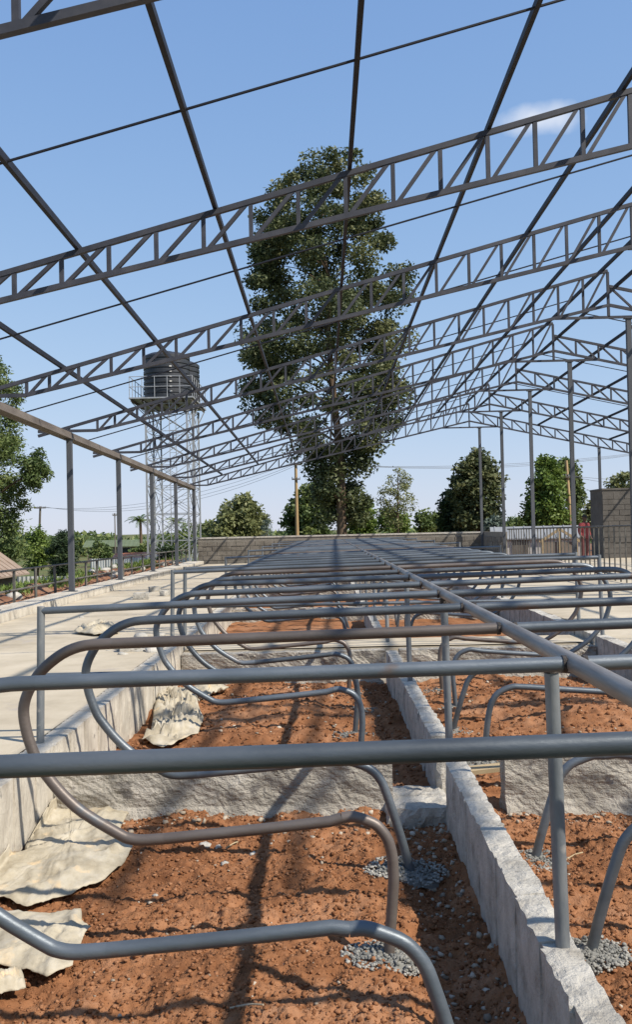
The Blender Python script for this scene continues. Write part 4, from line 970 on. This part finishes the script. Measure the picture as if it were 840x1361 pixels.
# distant belt of trees on the skyline, one mass
r_ = np.random.default_rng(77); N = 30000
xx = r_.uniform(-95, 95, N); yy = 150 + r_.uniform(-10, 10, N)
hh = 1.9 + 3.2 * (vnoise(xx*0.09, xx*0 + 3, 5) ** 1.6) + 1.5 * vnoise(xx*0.4, xx*0, 6); hh = hh * np.where((xx > -34) & (xx < -22), 0.6, 1.0)
zz = -1.4 + hh * r_.uniform(0, 1, N) ** 0.7
v, f, t_ = leaves(np.stack([xx, yy, zz], -1), 0.8, 78, r_.uniform(0, 1, N))
tag(obj('treeline', mesh(v, f, False, t_), MAT['leaf_mid']), 'far low belt of trees and scrub along the skyline', 'trees', kind='stuff')
gx, gy = BANK_GRASS; gz = np.array([bank_z(a, b_) for a, b_ in zip(gx, gy)])
gv, gf, gt = leaves(np.stack([gx, gy, gz], -1), 0.16, 89, RNG.uniform(0, 1, len(gx)), -1.4, 0.22)
tag(obj('weeds', mesh(gv, gf, False, gt), MAT['leaf_bright']), 'patchy green weeds growing on the bank outside the fence', 'weeds', kind='stuff')
# palms
def palm(px, py, Y, label, seed, R_=1.9, n=18):
    c = at(px, py, Y); zf = tz(c.x, Y); root = empty('palm_tree', (c.x, Y, zf)); tag(root, label, 'palm', 'palms by the far house'); H = c.z - zf
    MB().tube([(0,0,-0.2),(0.05,0,H*0.5),(0,0,H)], [0.22, 0.17, 0.14], 8).build('trunk', MAT['bark'], root)
    r = random.Random(seed)
    for q in range(n):
        a = 2*math.pi*q/n + r.uniform(-.2,.2); el = r.uniform(-0.1, 1.1); P = []; L = R_ * r.uniform(0.8, 1.15)
        for k in range(7):
            t = k/6; P.append(Vector((math.cos(a)*math.cos(el)*L*t, math.sin(a)*math.cos(el)*L*t, H + math.sin(el)*L*t - 0.55*L*t*t)))
        mb = MB()
        for k in range(1, 7):
            d = (P[k] - P[k-1]).normalized(); sd = d.cross(Vector((0,0,1))).normalized(); wl = 0.42 * R_/1.9 * (1 - 0.5*k/6)
            for j in range(3):
                b0 = P[k-1].lerp(P[k], j/3)
                for s in (-1, 1):
                    tip = b0 + sd*s*wl + d*wl*0.7 - Vector((0,0,wl*0.5)); b_ = b0 + d*0.09
                    mb.add([b0, b_, tip], [(0,1,2)])
        me = mb.mesh(); at_ = me.attributes.new('tint', 'FLOAT', 'POINT'); at_.data.foreach_set('value', np.full(len(me.vertices), r.random(), dtype=np.float32))
        obj('frond', me, MAT['leaf_mid'], root)
palm(186, 692, 100, 'palm tree above the green-roofed house', 1)
palm(233, 694, 104, 'palm tree seen through the legs of the water tower', 2, 1.7)

# ------------------------------------------------------------------ houses, fences and people beyond the barn
def house(base, rz, lx, ly, hw, hr, wallm, roofm, label, over=0.5, wins=(), doors=(), gable=True):
    r = empty('house', base, rz); tag(r, label, 'house')
    mb = MB().box(-lx/2, lx/2, -ly/2, ly/2, -0.4, hw)
    mb.add([(-lx/2, -ly/2, hw), (-lx/2, ly/2, hw), (-lx/2, 0, hw + hr*0.94)], [(0,1,2)]); mb.add([(lx/2, -ly/2, hw), (lx/2, ly/2, hw), (lx/2, 0, hw + hr*0.94)], [(0,2,1)])
    mb.build('wall', wallm, r)
    for s in (-1, 1):
        e = ly/2 + over; ze = hw - hr * over/(ly/2)
        mb = MB(); n = 16
        v = []; 
        a = Vector((-lx/2-over, s*e, ze)); b_ = Vector((lx/2+over, s*e, ze)); c = Vector((lx/2+over, 0, hw+hr)); d = Vector((-lx/2-over, 0, hw+hr))
        t = Vector((0,0,0.06))
        mb.add([a,b_,c,d,a+t,b_+t,c+t,d+t], [(0,1,2,3),(7,6,5,4),(0,4,5,1),(1,5,6,2),(2,6,7,3),(3,7,4,0)])
        k = 0
        rp = mb.build('roof', roofm, r)
        m2 = MB(); nr = int((lx + 2*over) / 0.5)
        for q in range(nr):
            x = -lx/2 - over + 0.25 + q*0.5; m2.bar((x, s*e, ze + 0.075), (x, 0, hw + hr + 0.075), 0.06, 0.035)
        o = m2.build('roof_ribs', roofm, rp); o['kind'] = 'stuff'
    for (x, w_, z0, z1) in wins:
        f = MB().box(x-w_/2-0.06, x+w_/2+0.06, -ly/2-0.05, -ly/2+0.01, z0-0.06, z1+0.06).build('window', MAT['white'], r)
        MB().box(x-w_/2, x+w_/2, -ly/2-0.065, -ly/2-0.052, z0, z1).build('pane', MAT['glass'], f)
    for (x, w_, z1) in doors:
        MB().box(x-w_/2, x+w_/2, -ly/2-0.05, -ly/2+0.01, 0, z1).build('door', MAT['pole_dark'], r)
    return r
# green-roofed house far left
c = at(158, 738, 110)
house((c.x, 112, -1.55), 0.12, 7.6, 5.5, 2.05, 0.62, MAT['stonewall'], MAT['roof_green'], 'long low house with a green sheet roof, far left', wins=((-2.2,1.0,1.0,1.8),(0.6,1.0,1.0,1.8)), doors=((2.4,0.9,1.9),))
# near roof at the left edge
house((-13.5, 29.5, -1.42), math.pi/2, 9.6, 4.4, 2.17, 1.61, MAT['stonewall'], MAT['roof_tile'], 'small house with a brown ribbed roof at the left edge', over=0.4)
# pale corrugated boundary fence
def sheet_fence(x0, x1, Y, z0, z1, label, m):
    r = empty('sheet_fence', ((x0+x1)/2, Y, z0)); tag(r, label, 'fence'); n = int((x1-x0)/0.9); L = (x1-x0)/n
    me = None
    for q in range(n):
        if me is None:
            V = []; Fc = []; k = 24
            for i_ in range(k+1):
                x = L*0.99*i_/k; y = 0.02*math.cos(2*math.pi*i_/4); V += [(x, y, 0), (x, y, z1-z0)]
            for i_ in range(k): Fc.append((2*i_, 2*i_+2, 2*i_+3, 2*i_+1))
            me = mesh(V, Fc); me.materials.append(m)
        o = obj('sheet', me, None, r); o.location = (x0 - (x0+x1)/2 + q*L, random.uniform(-.03,.03), random.uniform(-.05,.05)); o.rotation_euler.y = random.uniform(-.01,.01)
        MB().box(x0-(x0+x1)/2+q*L-0.04, x0-(x0+x1)/2+q*L+0.04, 0.05, 0.12, -0.2, z1-z0+0.05).build('fence_post', MAT['pole_dark'], r)
    return r
a = at(22, 764, 40); b_ = at(132, 764, 40)
sheet_fence(a.x, b_.x + 0.8, 40, -1.45, at(70, 765, 40).z, 'pale corrugated sheet fence outside on the left', MAT['sheet'])
# road-side grey strip and red/white sheeting near the tower
a = at(120, 745, 62); b_ = at(255, 745, 62)
sheet_fence(a.x, b_.x, 62, -1.45, at(180, 742, 62).z, 'grey sheet fence farther back behind the left columns', MAT['sheet'])
r = tag(empty('rust_roof', at(182, 742, 66)), 'orange and pale rusty sheet roof of a shed left of the tower', 'roof')
MAT['rust'] = mat('rusty_sheet', [(0.50,0.46,0.40),(0.46,0.16,0.07),(0.36,0.12,0.05)], scale=0.8, rough=0.7)
mb = MB()
mb.add([(-1.8,-1.2,-0.25),(1.8,-1.2,-0.2),(1.8,1.2,0.45),(-1.8,1.2,0.35),(-1.8,-1.2,-0.31),(1.8,-1.2,-0.26),(1.8,1.2,0.39),(-1.8,1.2,0.29)], [(0,1,2,3),(7,6,5,4),(0,4,5,1),(1,5,6,2),(2,6,7,3),(3,7,4,0)])
mb.build('sheeting', MAT['rust'], r)
zb_ = at(182, 742, 66).z
for (x, y) in ((-1.6,-1),(1.6,-1),(1.6,1),(-1.6,1)): MB().box(x-.05,x+.05,y-.05,y+.05,-1.42-zb_-0.1,-0.2+0.25*(y>0)).build('prop', MAT['pole_dark'], r)
# right: white sheds beyond the feed railing
c = at(728, 726, 47)
house((c.x, 49, -0.35), -0.15, 4.6, 3.0, 1.55, 0.55, MAT['white'], MAT['roof_grey'], 'small white shed seen through the feed railing', over=0.15, wins=((0.9,0.6,0.7,1.2),), doors=((-1.0,0.8,1.5),))
c = at(690, 726, 58)
house((c.x, 60, -0.8), 0.1, 4.0, 3.0, 1.9, 0.5, MAT['white'], MAT['roof_grey'], 'pale grey shed behind the white one, by the tall ridge column', over=0.15, wins=((0.2,0.7,0.9,1.4),))
g = tag(empty('timber_shelter', at(745, 738, 44.5)), 'little tan timber shelter in front of the white shed', 'shelter'); g.location.z = 0.3
for s in (-1, 1): MB().bar((s*0.95, 0, 0.75), (0, 0, 1.35), 0.10, 0.12).build('rafter', MAT['plank'], g)
for x in (-0.8, 0.0, 0.8): MB().bar((x, 0, -0.5), (x, 0, 0.82 if x else 1.3), 0.09, 0.09).build('prop', MAT['plank'], g)
MB().box(-0.7, 0.7, 0.06, 0.1, -0.5, 0.75).build('back_panel', MAT['stonewall'], g)
# right yard ground behind the railing
slab('yard', 7.4, 30, 41.3, 75, 0.30, -1.6, MAT['bank'], res=1.0, amp=0.05, seed=14)

# person in dark red, behind the railing
def fused(name, chains, m, parent, vox=0.014):
    mb = MB()
    for pts, rad, squash in chains:
        t = MB().tube(catmull(pts, 3), list(np.interp(np.linspace(0, len(rad)-1, (len(pts)-1)*3+1), range(len(rad)), rad)), 14)
        ymid = sum(p_[1] for p_ in pts) / len(pts)
        mb.add([(v_[0], ymid + (v_[1] - ymid) * squash, v_[2]) for v_ in t.v], t.f)
    o = mb.build(name, m, parent)
    r = o.modifiers.new('fuse', 'REMESH'); r.mode = 'VOXEL'; r.voxel_size = vox; r.use_smooth_shade = True
    sm = o.modifiers.new('soft', 'SMOOTH'); sm.factor = 0.5; sm.iterations = 4
    return o
pp = at(778, 730, 37.0); per = empty('person', (pp.x, 37.0, ZF - 0.012), 0.5); tag(per, 'person in dark red clothes and a dark cap standing behind the feed railing', 'person')
ARM = lambda s_: [(s_*0.16, 0, 1.42), (s_*0.22, 0.01, 1.30), (s_*0.245, 0.02, 1.12), (s_*0.235, -0.06, 0.95), (s_*0.21, -0.15, 0.86)]
LEG_ = lambda s_: [(s_*0.09, 0, 0.93), (s_*0.10, -0.01, 0.70), (s_*0.10, -0.015, 0.48), (s_*0.105, 0.01, 0.25), (s_*0.105, 0.02, 0.05)]
body = [([(0, 0, 0.90), (0, 0, 1.10), (0, 0, 1.30), (0, 0, 1.43), (0, 0, 1.47)], [0.15, 0.14, 0.165, 0.14, 0.06], 0.62), ([(0, 0, 1.42), (0, -0.01, 1.50), (0, -0.015, 1.56)], [0.06, 0.055, 0.06], 1.0),
        ([(0, -0.02, 1.51), (0, -0.025, 1.57), (0, -0.02, 1.64), (0, -0.015, 1.70), (0, -0.01, 1.745)], [0.035, 0.075, 0.083, 0.078, 0.04], 1.15), ([(0, -0.09, 1.60), (0, -0.125, 1.59)], [0.022, 0.012], 1.0)]
for s_ in (-1, 1):
    body += [(ARM(s_), [0.062, 0.055, 0.045, 0.036, 0.028], 1.0), (LEG_(s_), [0.085, 0.075, 0.058, 0.05, 0.038], 1.0), ([(s_*0.105, 0.04, 0.035), (s_*0.105, -0.06, 0.035), (s_*0.11, -0.17, 0.025)], [0.04, 0.042, 0.03], 1.0)]
    for k_ in range(5):
        a_ = (k_ - 2) * 0.014
        body.append(([(s_*0.21 + a_*0.4, -0.15, 0.86), (s_*0.205 + a_, -0.19, 0.825 - (0.0 if k_ else -0.02)), (s_*0.20 + a_, -0.205, 0.785 + abs(a_))], [0.016, 0.011, 0.008], 1.0))
fused('body', body, MAT['skin'], per, 0.011)
shirt = [([(0, 0, 0.84), (0, 0, 1.06), (0, 0, 1.30), (0, 0, 1.435), (0, 0, 1.475)], [0.185, 0.17, 0.185, 0.155, 0.075], 0.68)]
for s_ in (-1, 1): shirt.append((ARM(s_)[:4], [0.082, 0.074, 0.062, 0.052], 1.0))
fused('shirt', shirt, MAT['shirt'], per)
trs = [([(0, 0, 0.86), (0, 0, 0.93), (0, 0, 1.0)], [0.165, 0.172, 0.165], 0.68)]
for s_ in (-1, 1): trs.append((LEG_(s_)[:], [0.105, 0.095, 0.08, 0.072, 0.066], 1.0))
fused('trousers', trs, MAT['trouser'], per)
fused('cap', [([(0, -0.012, 1.675), (0, -0.012, 1.72), (0, -0.012, 1.765)], [0.094, 0.09, 0.05], 1.12), ([(0, -0.08, 1.685), (0, -0.17, 1.675)], [0.05, 0.04], 1.0)], MAT['cap'], per)

# utility poles and wires
def upole(px, ytop, Y, zf, m, label, arms, lean=0.0, rr=0.11):
    t = at(px, ytop, Y); r = empty('utility_pole', (t.x + lean, Y, zf)); tag(r, label, 'pole', 'utility poles'); H = t.z - zf
    obj('shaft', smooth_tube(MB().tube([(0,0,-0.3),(-lean*0.5,0,H*0.5),(-lean,0,H)], [rr, rr*0.85, rr*0.7], 10).mesh()), m, r)
    for (dz, w_) in arms:
        MB().box(-lean-w_/2, -lean+w_/2, -rr-0.05, -rr+0.03, H-dz-0.05, H-dz+0.05).build('cross_arm', MAT['pole_dark'], r)
        for s in (-1, -0.35, 0.35, 1): MB().tube([(-lean+s*w_*0.46, -rr, H-dz+0.05), (-lean+s*w_*0.46, -rr, H-dz+0.17)], 0.03, 6).build('insulator', MAT['galv'], r)
    return t
t1 = upole(393, 615, 68, -1.2, MAT['pole'], 'pale wooden utility pole with two cross arms left of the tall tree', [(0.15, 0.9), (1.2, 0.6)], rr=0.15)
t2 = upole(53, 673, 85, -1.42, MAT['pole_dark'], 'dark thin utility pole with cross arm, far left', [(0.15, 1.1)], -0.3, 0.13)
t3 = upole(753, 612, 57, -0.4, MAT['pole'], 'leaning pale wooden pole among the trees on the right', [(1.0, 0.5)], 0.28, 0.13)
t4 = upole(152, 682, 90, -1.42, MAT['pole_dark'], 'thin bare pole in front of the green-roofed house', [(0.2, 0.4)], 0, 0.07)
def wire(a, b_, sag, label, rad=0.012):
    P = []
    for k in range(17):
        t = k/16; p_ = Vector(a).lerp(Vector(b_), t); p_.z -= sag*4*t*(1-t); P.append(p_)
    tag(MB().tube(P, rad, 4).build('power_line', MAT['wire']), label, 'wire', 'overhead power lines')
far_r = at(1100, 560, 75); far_l = at(-260, 680, 95)
for q, (dx, dz) in enumerate(((-0.4, 0), (0.1, 0.05), (0.4, 0.1))):
    wire(t2 + Vector((dx, 0, -0.05)), t1 + Vector((dx, 0, -0.05)), 1.2 + 0.2*q, 'thin overhead wire from the far left pole to the pale pole, %s strand' % num[q])
    wire(t1 + Vector((dx, 0, -0.05 + dz)), far_r + Vector((dx, 0, dz*8)), 1.4 + 0.3*q, 'thin overhead wire from the pale pole off to the right, %s strand' % num[q])
    wire(far_l + Vector((0, 0, 0.7*q)), t2 + Vector((dx, 0, -0.05)), 0.5, 'thin overhead wire from the left edge to the far left pole, %s strand' % num[q])
for q in range(2):
    wire(t3 + Vector((0.1*q - .1, 0, -0.9)), at(1000, 640 - 20*q, 70), 0.6, 'thin overhead wire from the leaning pole off to the right, %s strand' % num[q])
